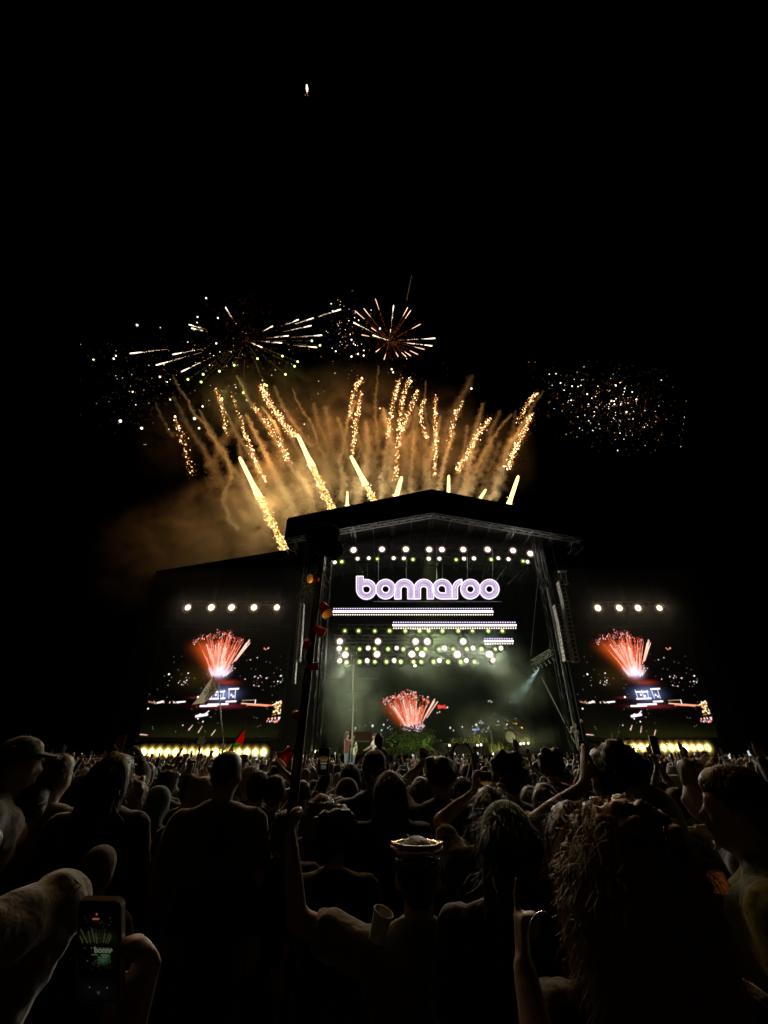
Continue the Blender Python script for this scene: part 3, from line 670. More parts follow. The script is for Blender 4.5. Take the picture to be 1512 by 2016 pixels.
# ------------------------------------------------------------------ fireworks
YF = 62.0
EM = {
 'comet': emit('comet_hot', (1.0, .80, .30), 2.3, var=.3, scale=2.5), 'comet_gold': emit('comet_gold', (1.0, .56, .13), 1.1, var=.9, scale=3.2),
 'gold': emit('spark_gold', (1.0, .38, .08), 1.5), 'hot': emit('spark_hot', (1.0, .68, .32), 4.2), 'ember': emit('spark_ember', (.85, .26, .05), .6),
 'star': emit('star_white', (1.0, .86, .68), 2.6), 'sh': emit('streak_head', (1.0, .80, .55), 3.4), 'dim': emit('star_dim', (.9, .50, .26), .5), 'green': emit('star_green', (.62, 1.0, .20), 3.2),
 'sh2': emit('streak_pink', (1.0, .52, .34), 1.8), 'tail': emit('streak_tail', (.8, .22, .05), .35), 'tail2': emit('streak_mid', (1.0, .50, .22), 1.0), 'tailg': emit('streak_green', (.45, .32, .08), .30)}
def pxs(Y, y): # metres per photo pixel there
    return (P(801, y, Y) - P(800, y, Y)).length
def comet(pts, w0, w1, gold_from, lab, Y):
    a, b = P(*pts[0], Y), P(*pts[1], Y); s = pxs(Y, (pts[0][1] + pts[1][1]) / 2)
    e = empty('firework_comet', b); tag(e, lab, 'firework', 'bright comets rising behind the roof'); a -= e.location; b = Vector((0, 0, 0))
    n = 14; core = MB(); up = []
    ax = b - a
    cut = gold_from
    core.tube([a + ax * cut * t for t in (0, .03, .12, .35, .7, 1)], [w * s for w in (.4, w0 * .42, w0 * .55, w0 * .62, w0 * .68, w0 * .5 + w1 * .25)], 8); core.build('head', EM['comet'], e)
    gl = MB(); rg = R
    cnt = int(900 * (1.02 - cut)) + 30
    L = ax.length; sd = Vector((-ax.z, 0, ax.x)).normalized()
    gl.cur = 0
    for i in range(cnt):
        t = cut * .7 + (1 - cut * .7) * rg.random() ** .8
        wv = (w0 + (w1 - w0) * t) * s * .55
        p = a + ax * t + sd * rg.gauss(0, .5) * wv + Vector((0, rg.uniform(-1, 1) * wv, 0))
        gl.cur = 0 if rg.random() < .55 else 1
        gl.ball(p, rg.uniform(.05, .10) * (1 if gl.cur else 1.1), 5, 3)
    if cut < .99:
        g2 = MB(); g2.tube([a + ax * (cut - .05), a + ax * (cut + 1) / 2, b], [w0 * .5 * s, (w0 + w1) * .22 * s, w1 * .40 * s], 9); g2.build('core', EM['comet_gold'], e)
    o = gl.build('glitter', [EM['hot'], EM['gold']], e); o['kind'] = 'stuff'
comets = [
 ([(471, 899), (565, 1090)], 7, 15, .45, 'longest pale gold comet at far left, slanting up-left behind the roof corner', 63),
 ([(585, 854), (655, 1006)], 7, 15, .45, 'long gold comet second from the left slanting up-left over the roof', 63),
 ([(690, 897), (742, 996)], 7, 13, .6, 'gold comet slanting up-left over the middle of the left roof slope', 62),
 ([(791, 938), (776, 992)], 7, 16, 1.0, 'broad wedge-shaped yellow comet just left of the roof peak', 61),
 ([(883.5, 935), (883, 984)], 5, 10, 1.0, 'upright yellow comet just right of the roof peak', 61),
 ([(957, 963), (936, 996)], 5, 12, 1.0, 'short yellow comet leaning right, second from the right on the roof', 61),
 ([(1021, 936), (998, 1004)], 6, 13, 1.0, 'rightmost yellow comet leaning right over the roof slope', 62),
 ([(684, 967), (683, 1002)], 4, 11, 1.0, 'shortest yellow comet standing on the left roof slope', 60)]
for c in comets: comet(*c)
def glitter(pts, w, n, lab, Y, hot=.36, big=1.0):
    w3 = [P(x, y, Y) for x, y in pts]; s = pxs(Y, pts[0][1]); org = w3[-1].copy()
    e = MB()
    n = int(n * 1.9)
    for i in range(n):
        t = R.random() * (len(w3) - 1); k = min(int(t), len(w3) - 2); p = w3[k].lerp(w3[k + 1], t - k) - org
        fall = .35 + .65 * math.sin(min(1, (t / (len(w3) - 1)) * 1.3 + .1) * math.pi * .75)
        p += Vector((R.gauss(0, .45), R.gauss(0, .5), R.gauss(0, .45))) * w * s * fall
        q = R.random()
        if q < hot: e.cur = 0; r = R.uniform(.035, .10) * (2.0 if R.random() < .07 else 1)
        elif q < .8: e.cur = 1; r = R.uniform(.04, .09)
        else: e.cur = 2; r = R.uniform(.05, .10)
        e.ball(p, r * big, 6, 4)
    # fine powder of embers round the track
    for i in range(n):
        e.cur = 2; t = R.random() * (len(w3) - 1); k = min(int(t), len(w3) - 2); p = w3[k].lerp(w3[k + 1], t - k) - org
        e.ball(p + Vector((R.gauss(0, .8), R.gauss(0, .8), R.gauss(0, .8))) * w * s * .8, R.uniform(.03, .06), 4, 3)
    o = e.build('glitter_trail', [EM['hot'], EM['gold'], EM['ember']]); o.location = org
    tag(o, lab, 'firework', 'glittering firework tails over the roof', kind='stuff')
gt = [
 ([(345, 825), (362, 868), (380, 935)], 9, 50, 'sparse orange glitter tail farthest left, low beside the smoke'),
 ([(424, 764), (438, 805), (447, 855)], 6, 70, 'orange glitter tail below the green stars of the big burst'),
 ([(455, 770), (468, 812), (480, 838)], 5, 26, 'short sparse glitter tail right of the one below the green stars'),
 ([(513, 757), (528, 792), (556, 830), (582, 862)], 9, 330, 'brightest thick glitter tail leading into the second long comet'),
 ([(478, 841), (492, 880), (508, 920), (524, 950)], 6, 150, 'orange glitter tail between the two long comets on the left'),
 ([(500, 800), (530, 838), (548, 868), (568, 905)], 10, 130, 'broad loose glitter tail under the brightest one'),
 ([(713, 747), (700, 760), (692, 790), (688, 820)], 6, 110, 'curling glitter tail whose top hooks to the right'),
 ([(712, 770), (704, 810), (699, 850), (693, 896)], 6, 150, 'upright glitter tail ending above the third comet'),
 ([(787, 747), (776, 785), (768, 830), (764, 862)], 6, 130, 'upright glitter tail with pointed top left of centre'),
 ([(807, 746), (799, 765), (790, 795)], 6, 60, 'short glitter tail with a bright clustered top near centre'),
 ([(794, 780), (788, 830), (783, 890), (779, 945)], 6, 170, 'longest upright glitter tail reaching down to the wedge-shaped comet'),
 ([(822, 769), (806, 810), (790, 850)], 6, 110, 'right-leaning glitter tail crossing toward the longest upright one'),
 ([(836, 785), (828, 810), (832, 840), (842, 862)], 6, 80, 'wavering short glitter tail near the roof peak'),
 ([(857, 777), (856, 830), (859, 880), (855, 938)], 6, 170, 'straight upright glitter tail above the roof peak'),
 ([(911, 792), (898, 815), (890, 845), (880, 885)], 6, 75, 'glitter tail with round bright beads right of the peak'),
 ([(965, 824), (940, 857), (918, 895), (900, 930)], 8, 210, 'dense glitter tail leaning right toward the upper right'),
 ([(1058, 774), (1048, 785), (1036, 799), (1018, 835)], 6, 60, 'uppermost right glitter tail with bright hooked top'),
 ([(1047, 814), (1030, 850), (1012, 890), (1000, 922)], 8, 240, 'rightmost dense glitter tail above the rightmost comet')]
for i, (p, w_, n, lab) in enumerate(gt): glitter(p, w_, n, lab, YF + (i % 5) * 1.2 - 2)

def dashes(m, h, f0, f1, r0, r1):
    n = max(4, int((f0 - f1) * 34))
    for i in range(n):
        if R.random() < .3: continue
        a, b = f0 + (f1 - f0) * i / n, f0 + (f1 - f0) * (i + R.uniform(.5, 1)) / n; r = r0 + (r1 - r0) * i / n
        m.tube([h * a, h * b], [r, r * .9], 4)
def burst(c, streaks, lab, Y, tail_m, name='firework_burst', frac=.35):
    C0 = P(*c, Y); e = empty(name, C0); tag(e, lab, 'firework'); s = pxs(Y, c[1])
    for st in streaks:
        hx, hy = st[0], st[1]; kind = st[2]; tl = st[3] if len(st) > 3 else None
        h = P(hx, hy, Y + R.uniform(-6, 6) * 0) - C0
        dpt = R.uniform(-.35, .35) * h.length; 
        m = MB(); m.cur = 0
        if kind == 'w':      # bright head with a long thin tail to the centre
            t0 = tl if tl is not None else frac
            m.tube([h, h * (1 - .04), h * (1 - t0 * .6)], [.8 * s, 1.15 * s, .35 * s], 6)
            for q_ in range(26): f_ = 1 - t0 * R.uniform(.4, 1.5); m.ball(h * f_ + Vector((R.gauss(0, .5), R.gauss(0, .5), R.gauss(0, .5))) * s, R.uniform(.2, .45) * s, 4, 3)
            m.cur = 1; dashes(m, h, 1 - t0, max(.12, (1 - t0 * 2.3)), .28 * s, .10 * s)
            m.build('streak', [EM['sh'], EM['tail2']], e)
        elif kind == 'g':
            m.ball(h, 2.0 * s, 8, 6); m.cur = 1; dashes(m, h, .975, .25, .42 * s, .15 * s)
            m.build('streak', [EM['green'], EM['tailg']], e)
        else:
            m.tube([h, h * .95, h * (.72)], [.5 * s, .85 * s, .35 * s], 5); m.cur = 1; dashes(m, h, .72, .08, .36 * s, .16 * s)
            m.build('streak', [EM['sh2'], EM['tail']], e)
    k = MB()
    for i in range(420):
        d = Vector((R.gauss(0, 1), R.gauss(0, 1), R.gauss(0, 1))).normalized() * R.random() ** .7 * tail_m
        k.ball(d, R.uniform(.2, .4) * s, 4, 3)
    o = k.build('fine_embers', EM['tail'], e); o['kind'] = 'stuff'
    return e
b1 = [(372, 639, 'w', .14), (377, 646, 'w', .14), (256, 696, 'w', .17), (340, 698, 'w', .2), (307, 719, 'w', .22), (357, 732, 'w', .2), (370, 747, 'g'), (396, 752, 'g'), (432, 731, 'g'), (437, 785, 'g'), (479, 773, 'g'),
      (525, 759, 'g'), (507, 706, 'g'), (461, 719, 'g'), (400, 737, 'g'), (671, 609, 'w', .16), (588, 629, 'w', .15), (617, 626, 'w', .18), (613, 641, 'w', .2), (568, 661, 'w', .22), (634, 660, 'w', .18), (614, 671, 'g'), (555, 675, 'w', .3), (624, 684, 'w', .18), (630, 680, 'g'),
      (516, 684, 'w', .4), (556, 701, 'g'), (586, 712, 'g'), (580, 721, 'g'), (562, 737, 'g'), (537, 642, 'w', .22), (444, 605, 'w', .2), (521, 757, 'g')]
burst((483, 670), b1, 'largest firework burst at upper left with white streaks and green tips', 66, 11)
b2 = [(739, 588, 'r'), (716, 607, 'r'), (699, 612, 'r'), (696, 635, 'w', .3), (775, 601, 'w', .3), (803, 605, 'r'), (809, 611, 'r'), (828, 638, 'r'), (857, 666, 'w', .4), (851, 681, 'w', .3), (836, 688, 'r'), (823, 698, 'r'), (809, 701, 'r'), (800, 703, 'r'), (784, 702, 'r'), (756, 708, 'r'), (740, 693, 'r'), (712, 659, 'r'), (734, 660, 'w', .6), (731, 645, 'r'), (815, 677, 'r'), (769, 648, 'r')]
burst((767, 671), b2, 'smaller pink-red firework burst above the middle of the roof', 64, 5)
def star_cloud(cx, cy, sx, sy, n, lab, Y, nbig, dimn, orient=0, spots=()):
    m = MB(); org = P(cx, cy, Y); s = pxs(Y, cy)
    ca, sa = math.cos(orient), math.sin(orient)
    for i in range(n + dimn):
        a, b = R.gauss(0, 1), R.gauss(0, 1)
        a = max(-2.3, min(2.3, a)); b = max(-2.3, min(2.3, b))
        px, py = cx + (a * ca * sx - b * sa * sy), cy + (a * sa * sx + b * ca * sy)
        p = P(px, py, Y + R.gauss(0, 3)) - org
        if i < n:
            m.cur = 0 if i < n * .65 else 1; r = (R.uniform(.7, 1.0) if i < n * .2 else R.uniform(.35, .6)) * s
            if i < nbig: m.cur = 0; r = R.uniform(1.1, 1.6) * s
        else: m.cur = 2; r = R.uniform(.2, .38) * s
        m.ball(p, r, 6, 4)
    for (px, py, rr_) in spots:
        m.cur = 0; m.ball(P(px, py, Y) - org, rr_ * s, 8, 6)
    o = m.build('spark_cloud', [EM['star'], EM['gold'], EM['dim']]); o.location = org
    tag(o, lab, 'firework', kind='stuff')
star_cloud(1215, 805, 58, 38, 150, 'scattered cloud of fading white sparks at the upper right', 70, 10, 520, 0.12)
star_cloud(1110, 765, 30, 26, 26, 'thin scatter of sparks between the roof fireworks and the right cloud', 70, 3, 60)
star_cloud(680, 655, 22, 36, 60, 'patch of tiny pale sparks between the two bursts', 72, 4, 130, spots=[(692, 669, 1.5), (692, 702, 1.8), (716, 700, 1.6), (748, 647, 1.8)])
star_cloud(285, 760, 55, 50, 34, 'loose sparks drifting at the far left of the fireworks', 72, 3, 190, spots=[(237, 829, 2.6), (279, 843, 2.3), (270, 640, 2.3), (184, 708, 1.5), (224, 706, 1.7), (315, 742, 1.8), (399, 800, 1.8), (383, 824, 2.6), (392, 843, 1.9), (406, 587, 1.9), (429, 626, 1.7), (389, 624, 1.6), (426, 676, 1.6), (388, 635, 1.1)])
star_cloud(470, 720, 80, 45, 60, 'orange ember scatter inside the smoke under the big burst', 70, 0, 260)
star_cloud(720, 770, 70, 40, 26, 'few sparks drifting above the middle trails', 70, 0, 150, spots=[(771, 727, 1.8), (774, 733, 1.8), (748, 804, 1.4), (928, 765, 2.0), (599, 835, 1.2), (575, 911, 1.3)])
m = MB(); a = P(604, 168, 45); b = P(605, 180, 45); org = b.copy()
m.cur = 0; m.tube([a - org, (a - org) * .5, Vector((0, 0, 0))], [.2, .32, .14], 7)
m.cur = 1
for i in range(7): m.ball(P(604 + R.gauss(0, 1.2), 178 + R.random() * 10, 45) - org, .07, 5, 4)
o = m.build('rising_spark', [EM['star'], EM['gold']]); o.location = org; tag(o, 'single small bright spark high alone in the black sky', 'firework')
m = MB(); org = P(808, 560, 60)
for i in range(12):
    t = i / 11; m.ball(P(810 - 9 * t, 544 + 46 * t, 60) - org, .07, 4, 3)
o = m.build('faint_trail', EM['dim']); o.location = org; tag(o, 'faint thin dotted trail rising above the smaller burst', 'firework')

# firework light (the comets and glitter really light the smoke, the roofs and the heads)
for (px, py, Y, pw, col) in [(520, 985, 60, 11000, (1, .66, .26)), (620, 930, 60, 11000, (1, .66, .26)), (715, 945, 60, 9000, (1, .68, .28)), (790, 965, 59, 9000, (1, .70, .32)), (885, 958, 59, 7000, (1, .70, .32)), (947, 975, 59, 5000, (1, .70, .32)), (1010, 965, 60, 6000, (1, .70, .32)),
        (545, 810, 61, 13000, (1, .42, .10)), (500, 895, 61, 7000, (1, .42, .10)), (700, 790, 61, 8000, (1, .42, .10)), (785, 810, 60, 11000, (1, .42, .10)), (856, 850, 60, 8000, (1, .42, .10)), (935, 870, 60, 6000, (1, .42, .10)), (1030, 845, 61, 6000, (1, .42, .10)), (365, 870, 62, 3500, (1, .40, .10)),
        (440, 770, 63, 3000, (.9, .75, .25)), (580, 700, 63, 2200, (.7, .9, .25))]:
    lamp('firework_light', 'POINT', P(px, py, Y), pw * (.26 if py > 900 else .30), col, None, 1.0)

# ------------------------------------------------------------------ firework smoke
fb = [(V3(P(560, 985, 66)), (13, 9, 13), .085), (V3(P(640, 900, 68)), (15, 8, 17), .06), (V3(P(470, 1060, 68)), (19, 9, 15), .10), (V3(P(400, 1090, 70)), (23, 9, 15), .065),
      (V3(P(780, 900, 68)), (16, 8, 16), .05), (V3(P(500, 800, 68)), (17, 8, 15), .022), (V3(P(700, 790, 68)), (20, 8, 12), .020), (V3(P(860, 850, 67)), (12, 7, 14), .020), (V3(P(350, 850, 68)), (10, 7, 14), .010), (V3(P(960, 900, 66)), (12, 7, 12), .012)]
fb = [(a_, b_, c_ * 1.9) for a_, b_, c_ in fb]
hb = MB(); hb.box((P(640, 900, 67).x, 67, 47), (78, 20, 66))
o = hb.build('firework_smoke', vol_material('firework_smoke_volume', 0.0, fb, (.90, .78, .62), 0.22, 8, .42, .60, aniso=.1, floor=.06))
tag(o, 'amber lit smoke drifting behind the stage roof', 'smoke', kind='stuff')
def smoke_mat(name, d, col):
    m = bpy.data.materials.new(name); m.use_nodes = True; n = m.node_tree; n.nodes.clear()
    out = n.nodes.new('ShaderNodeOutputMaterial'); pv = n.nodes.new('ShaderNodeVolumePrincipled'); pv.inputs['Density'].default_value = d
    pv.inputs['Color'].default_value = (*col, 1); n.links.new(pv.outputs[0], out.inputs['Volume']); return m
SM = [smoke_mat('trail_smoke_thick', 1.6, (.9, .86, .80)), smoke_mat('trail_smoke_thin', .6, (.9, .86, .80)), smoke_mat('trail_smoke_faint', .16, (.85, .78, .70))]
def smoke_trail(pts, w0, w1, dens, lab, Y, wob=2.2):
    """lumpy closed tube of smoke; w in photo pixels at that distance"""
    w3 = [P(x, y, Y) for x, y in pts]; s = pxs(Y, pts[0][1]); org = w3[-1].copy()
    L = sum((w3[i + 1] - w3[i]).length for i in range(len(w3) - 1)); n = max(12, int(L / (1.5 * s)))
    n = min(int(n * 1.5), 190)
    ph = R.uniform(0, 100); cen = []; rad = []
    for i in range(n + 1):
        t = i / n * (len(w3) - 1); k = min(int(t), len(w3) - 2); p = w3[k].lerp(w3[k + 1], t - k) - org
        f = i / n
        w_ = wob * s * (.5 + 1.0 * f)
        z = i * 0.20
        p += Vector((mnoise.noise((z * .55, ph, 0)) * 1.7 + mnoise.noise((z * 1.6, ph, 9)) * .8, mnoise.noise((z * .5, ph, 5)) * 1.5, mnoise.noise((z * .5, ph, 7)) * .6)) * w_
        cen.append(p); r = (w0 + (w1 - w0) * f) * .5 * s
        r *= .55 + .9 * abs(mnoise.noise((z * 1.5, ph, 3))) + .35 * mnoise.noise((z * 4, ph, 2))
        if i == 0 or i == n: r *= .25
        rad.append(max(.06, r))
    m = MB(); m.tube(cen, rad, 12)
    vs = m.v; m.v = []
    for i, v in enumerate(vs):
        k = i // 12; v = Vector(v); d = v - cen[k]; q = v * (0.9 / s) 
        sc_ = 1.05 + 1.0 * mnoise.noise(Vector((q.x * .38 + ph, q.y * .38, q.z * .38))) + .8 * mnoise.noise(Vector((q.x * .9, q.y * .9 + ph, q.z * .9)))
        m.v.append(tuple(cen[k] + d * max(.25, sc_)))
    o = m.build('smoke_trail', SM[dens], smooth=False); o.location = org
    v_ = MB(); v_.tube(cen[::2], [r_ * 2.3 + .25 * s for r_ in rad[::2]], 9); vs = v_.v; v_.v = []
    for i, q in enumerate(vs):
        c0 = cen[::2][i // 9]; q = Vector(q); v_.v.append(tuple(c0 + (q - c0) * max(.3, 1 + 1.2 * mnoise.noise(q * (.5 / s) + Vector((ph, 0, 0))))))
    v_.build('smoke_veil', SM[2], o)
    tag(o, lab, 'smoke', 'smoke trails left by the rising fireworks')
tr = [
 ([(340, 737), (352, 765), (372, 790), (380, 815), (402, 832), (412, 852), (430, 880), (445, 895), (455, 930), (440, 985), (450, 1020), (468, 1045)], 3, 9, 0, 'crooked smoke trail farthest left, kinked halfway down'),
 ([(305, 792), (322, 830), (340, 860)], 3, 5, 1, 'short faint smoke wisp left of all other trails'),
 ([(428, 785), (450, 820), (470, 870), (478, 935), (485, 975), (500, 1010), (520, 1045), (535, 1075)], 4, 12, 0, 'lumpy smoke trail just left of the longest comet'),
 ([(465, 740), (480, 765), (490, 790), (510, 815), (530, 845), (552, 885), (558, 920)], 4, 9, 0, 'smoke trail descending between the left glitter tails'),
 ([(575, 765), (590, 800), (612, 830), (625, 870), (640, 905), (655, 930), (668, 950), (690, 975), (708, 995)], 3, 9, 0, 'thin crisp smoke trail running from upper left to the short comet'),
 ([(515, 800), (545, 840), (560, 890), (580, 930), (600, 950), (612, 990), (620, 1010)], 5, 14, 0, 'smoke trail just right of the second glitter tails'),
 ([(540, 760), (556, 800), (590, 850), (610, 880)], 4, 9, 1, 'soft smoke behind the brightest glitter tail'),
 ([(745, 720), (742, 760), (738, 800), (742, 840), (744, 880), (738, 920), (740, 960), (735, 990)], 3, 11, 0, 'upright wavering smoke trail below the smaller burst'),
 ([(700, 790), (684, 830), (678, 870), (668, 910), (680, 950), (672, 985)], 5, 12, 0, 'smoke trail under the curling glitter tail'),
 ([(712, 880), (700, 910), (688, 935), (684, 965)], 4, 6, 0, 'short smoke stem above the shortest comet'),
 ([(768, 860), (760, 900), (754, 940), (752, 985)], 6, 12, 0, 'smoke trail under the pointed glitter tail left of centre'),
 ([(822, 800), (812, 850), (780, 890), (768, 930), (760, 975)], 5, 10, 1, 'smoke trail crossing behind the wedge-shaped comet'),
 ([(838, 750), (836, 800), (842, 850), (838, 900), (836, 940), (838, 975)], 3, 12, 0, 'smoke trail with thin top standing over the roof peak'),
 ([(815, 850), (812, 900), (806, 940), (812, 980)], 6, 12, 0, 'smoke trail between the centre glitter tail and the peak'),
 ([(857, 930), (853, 955), (858, 980)], 8, 12, 0, 'stubby smoke puff column at the roof peak'),
 ([(895, 850), (880, 890), (870, 930), (862, 975)], 6, 10, 0, 'smoke trail just left of the upright comet right of the peak'),
 ([(915, 905), (905, 930), (895, 960), (890, 985)], 6, 12, 1, 'smoke trail just right of the upright comet right of the peak'),
 ([(930, 740), (915, 770), (898, 800), (880, 850), (868, 890)], 8, 10, 1, 'broad faint smoke trail high right of centre'),
 ([(1008, 815), (985, 840), (968, 865), (955, 890), (938, 920), (925, 950), (912, 978), (902, 990)], 4, 11, 0, 'long right-leaning smoke trail ending at the second comet from the right'),
 ([(960, 880), (940, 910), (925, 940), (900, 975)], 6, 10, 1, 'faint smoke trail under the dense right-leaning glitter tail'),
 ([(1070, 770), (1055, 790), (1038, 820), (1020, 850), (1000, 885), (990, 920), (978, 950), (968, 985)], 3, 13, 0, 'outermost right smoke trail ending left of the rightmost comet'),
 ([(985, 870), (970, 910), (955, 950), (945, 985)], 6, 9, 2, 'very faint smoke trail between the two right trails'),
 ([(640, 800), (650, 850), (655, 900), (640, 950), (650, 990)], 9, 16, 1, 'wide soft smoke column behind the second comet'),
 ([(600, 900), (585, 940), (600, 980), (590, 1010)], 14, 22, 1, 'thick soft smoke low between the two long comets'),
 ([(480, 820), (440, 870), (420, 920), (425, 960)], 10, 14, 2, 'faint broad smoke veil at the left'),
 ([(720, 830), (725, 880), (718, 930), (700, 985)], 8, 16, 1, 'soft smoke column behind the third comet'),
 ([(790, 850), (800, 900), (795, 950), (790, 985)], 10, 14, 1, 'soft smoke column behind the wedge-shaped comet')]
for i in range(16):
    x = [425, 470, 520, 545, 610, 655, 690, 725, 770, 800, 818, 848, 900, 925, 950, 980][i]; lean = (x - 800) / 300.0; y0 = R.uniform(770, 850); yb = 1000 if x > 560 else 1040
    pt = []
    for j in range(6):
        f = j / 5; pt.append((x + lean * 70 * (1 - f) * R.uniform(.9, 1.1) - lean * 60 * f + R.gauss(0, 5), y0 + (yb - y0) * f))
    tr.append((pt, R.uniform(3, 7), R.uniform(10, 18), R.choice([1, 1, 0]), 'thin drifting smoke strand, %s of the blurred ones behind the glitter tails' % ordl(i, 16)))
for i, (p, a_, b_, d_, lab) in enumerate(tr): smoke_trail(p, a_, b_, d_, lab, 63.5 + (i * 7 % 5) * 1.1)
# ------------------------------------------------------------------ people
SK = {}
for i, c in enumerate([(.34, .23, .16), (.24, .15, .10), (.13, .08, .055), (.40, .29, .21)]): SK[i] = mat('skin_%s' % ('warm', 'tan', 'deep', 'pale')[i], c, .55, var=.12, scale=9, bump=.12, bscale=60, spec=.35)
CL = {k: mat('cloth_' + k, c, .92, var=.22, scale=5, bump=.5, bscale=45, sheen=.6, spec=.25) for k, c in dict(
    black=(.012, .012, .013), grey=(.10, .10, .10), cream=(.20, .17, .11), maroon=(.13, .035, .025), green=(.05, .10, .035), olive=(.22, .26, .05), teal=(.03, .15, .11),
    white=(.62, .62, .58), navy=(.02, .03, .06), brown=(.07, .04, .03), denim=(.10, .17, .21), tan=(.12, .105, .07), dark=(.03, .03, .03), red=(.30, .03, .02), mint=(.50, .60, .34)).items()}
HA = {k: mat('hair_' + k, c, .5, var=.4, scale=30, spec=.4) for k, c in dict(black=(.014, .012, .010), brown=(.06, .035, .018), amber=(.20, .11, .045), blond=(.32, .21, .09), grey=(.2, .19, .17)).items()}
M['gold'] = mat('shiny_gold', (.85, .55, .22), .25, .9, var=.2, scale=12)
M['glass'] = mat('dark_glass', (.02, .02, .02), .08, .0, var=.1, scale=4, spec=.9)

WSC = bpy.data.scenes.new('workshop')
def remesh(mb, voxel, it=2, fac=.5):
    me = bpy.data.meshes.new('t'); me.from_pydata(mb.v, [], mb.f)
    o = bpy.data.objects.new('t', me); WSC.collection.objects.link(o)
    m = o.modifiers.new('r', 'REMESH'); m.mode = 'VOXEL'; m.voxel_size = voxel; m.use_smooth_shade = True
    if it: s_ = o.modifiers.new('s', 'SMOOTH'); s_.iterations = it; s_.factor = fac
    vl = WSC.view_layers[0]; vl.update(); dg = vl.depsgraph; r = bpy.data.meshes.new_from_object(o.evaluated_get(dg))
    bpy.data.objects.remove(o); bpy.data.meshes.remove(me)
    return r
def cap(mb, a, b, ra, rb, n=12):
    a, b = Vector(a), Vector(b)
    mb.tube([a, b], [ra, rb], n); mb.ball(a, ra, n, 8); mb.ball(b, rb, n, 8)
def chain(mb, pts, rs, n=12):
    for i in range(len(pts) - 1): cap(mb, pts[i], pts[i + 1], rs[i], rs[i + 1], n)
def hand(mb, w, d, nrm, side, kind='relaxed', s=1.0):
    """w wrist, d direction of the fingers, nrm palm normal, side +1 / -1 for the thumb"""
    d = d.normalized(); nrm = (nrm - d * nrm.dot(d)).normalized(); t = d.cross(nrm) * side  # t points to the thumb side
    pc = w + d * .045 * s
    for k in (-.024, -.008, .008, .024): cap(mb, w + d * .008 * s + t * k * s * .8, w + d * .085 * s + t * k * s, .013 * s, .011 * s, 8)
    bend = {'relaxed': (.35, .5, .4), 'open': (.05, .08, .08), 'fist': (1.35, 1.5, .9), 'hold': (.7, .9, .7), 'point': (1.35, 1.5, .9)}[kind]
    for i, (off, L) in enumerate(((.027, .072), (.009, .080), (-.009, .075), (-.026, .058))):
        p = w + d * (.088 - abs(off) * .15) * s + t * off * s; ang = 0; q = [p]; bb = bend
        if kind == 'point' and i == 0: bb = (.05, .05, .05)
        spread = off * (3.5 if kind == 'open' else 1.2)
        for seg, b_ in zip((.45, .3, .25), bb):
            ang += b_; dd = (d * math.cos(ang) + nrm * math.sin(ang) + t * spread * math.cos(ang)).normalized()
            q.append(q[-1] + dd * L * seg * s)
        chain(mb, q, [.0095 * s, .009 * s, .008 * s, .0068 * s], 8)
    q = [w + d * .02 * s + t * .02 * s, w + d * .052 * s + t * .045 * s + nrm * .012 * s]
    q.append(q[-1] + (d * .8 + t * .5 + nrm * (.9 if kind in ('hold', 'fist', 'point') else .3)).normalized() * .030 * s)
    q.append(q[-1] + (d * .9 + t * (.0 if kind in ('hold', 'fist', 'point') else .3) + nrm * .6).normalized() * .026 * s)
    chain(mb, q, [.014 * s, .012 * s, .0105 * s, .008 * s], 8)
def strands(mb, c, rad, n, length, width, curl=0.0, down=1.0, rng=None, back_only=False):
    rng = rng or R
    for i in range(n):
        z = rng.uniform(-.55, 1.0); a = rng.uniform(0, 2 * math.pi); rr_ = math.sqrt(max(0, 1 - z * z))
        dx, dy = rr_ * math.cos(a), rr_ * math.sin(a)
        if dy > .35 and z < .45: continue
        nrm = Vector((dx, dy, z)); p = Vector((c[0] + dx * rad[0], c[1] + dy * rad[1], c[2] + z * rad[2]))
        tang = Vector((0, -.35, -1)) ; tang = (tang - nrm * tang.dot(nrm)) * down + Vector((rng.gauss(0, .35), rng.gauss(0, .35), rng.gauss(0, .25)))
        L = length * rng.uniform(.5, 1.2); side = nrm.cross(tang)
        side = side.normalized() * width * .5 if side.length > 1e-6 else Vector((width * .5, 0, 0))
        pts = [p - nrm * .006]; k = 4 if curl else 3; ph = rng.uniform(0, 6.3)
        for j in range(1, k + 1):
            f = j / k
            q = p + (tang.normalized() * L * f) + nrm * L * (.45 * f - .35 * f * f) 
            if curl: q += (side.normalized() * math.cos(ph + f * 6) + nrm * math.sin(ph + f * 6)) * curl * L * f ** .5
            pts.append(q)
        b = len(mb.v)
        for j, q in enumerate(pts):
            wv = side * (1 - .75 * j / len(pts)); mb.v.append(tuple(q - wv)); mb.v.append(tuple(q + wv))
        for j in range(len(pts) - 1): mb.f.append((b + 2 * j, b + 2 * j + 1, b + 2 * j + 3, b + 2 * j + 2)); mb.mi.append(0)
def from_mesh(mb, me):
    b = len(mb.v); mb.v += [tuple(v.co) for v in me.vertices]; mb.f += [tuple(b + i for i in p.vertices) for p in me.polygons]; mb.mi += [0] * len(me.polygons)
HC = Vector((0, 0, 1.645))
def ik(S, W, hint, l1=.29, l2=.27):
    v = W - S; L = v.length; mx = (l1 + l2) * .985
    if L > mx: W = S + v * (mx / L); v = W - S; L = mx
    if L < .12: v = v.normalized() * .12 if L > 1e-5 else Vector((0, .12, 0)); W = S + v; L = .12
    a = (l1 * l1 - l2 * l2 + L * L) / (2 * L); h = math.sqrt(max(0, l1 * l1 - a * a)); u = v.normalized()
    hh = hint - u * hint.dot(u); hh = hh.normalized() if hh.length > 1e-6 else u.orthogonal().normalized()
    return S + u * a + hh * h, W
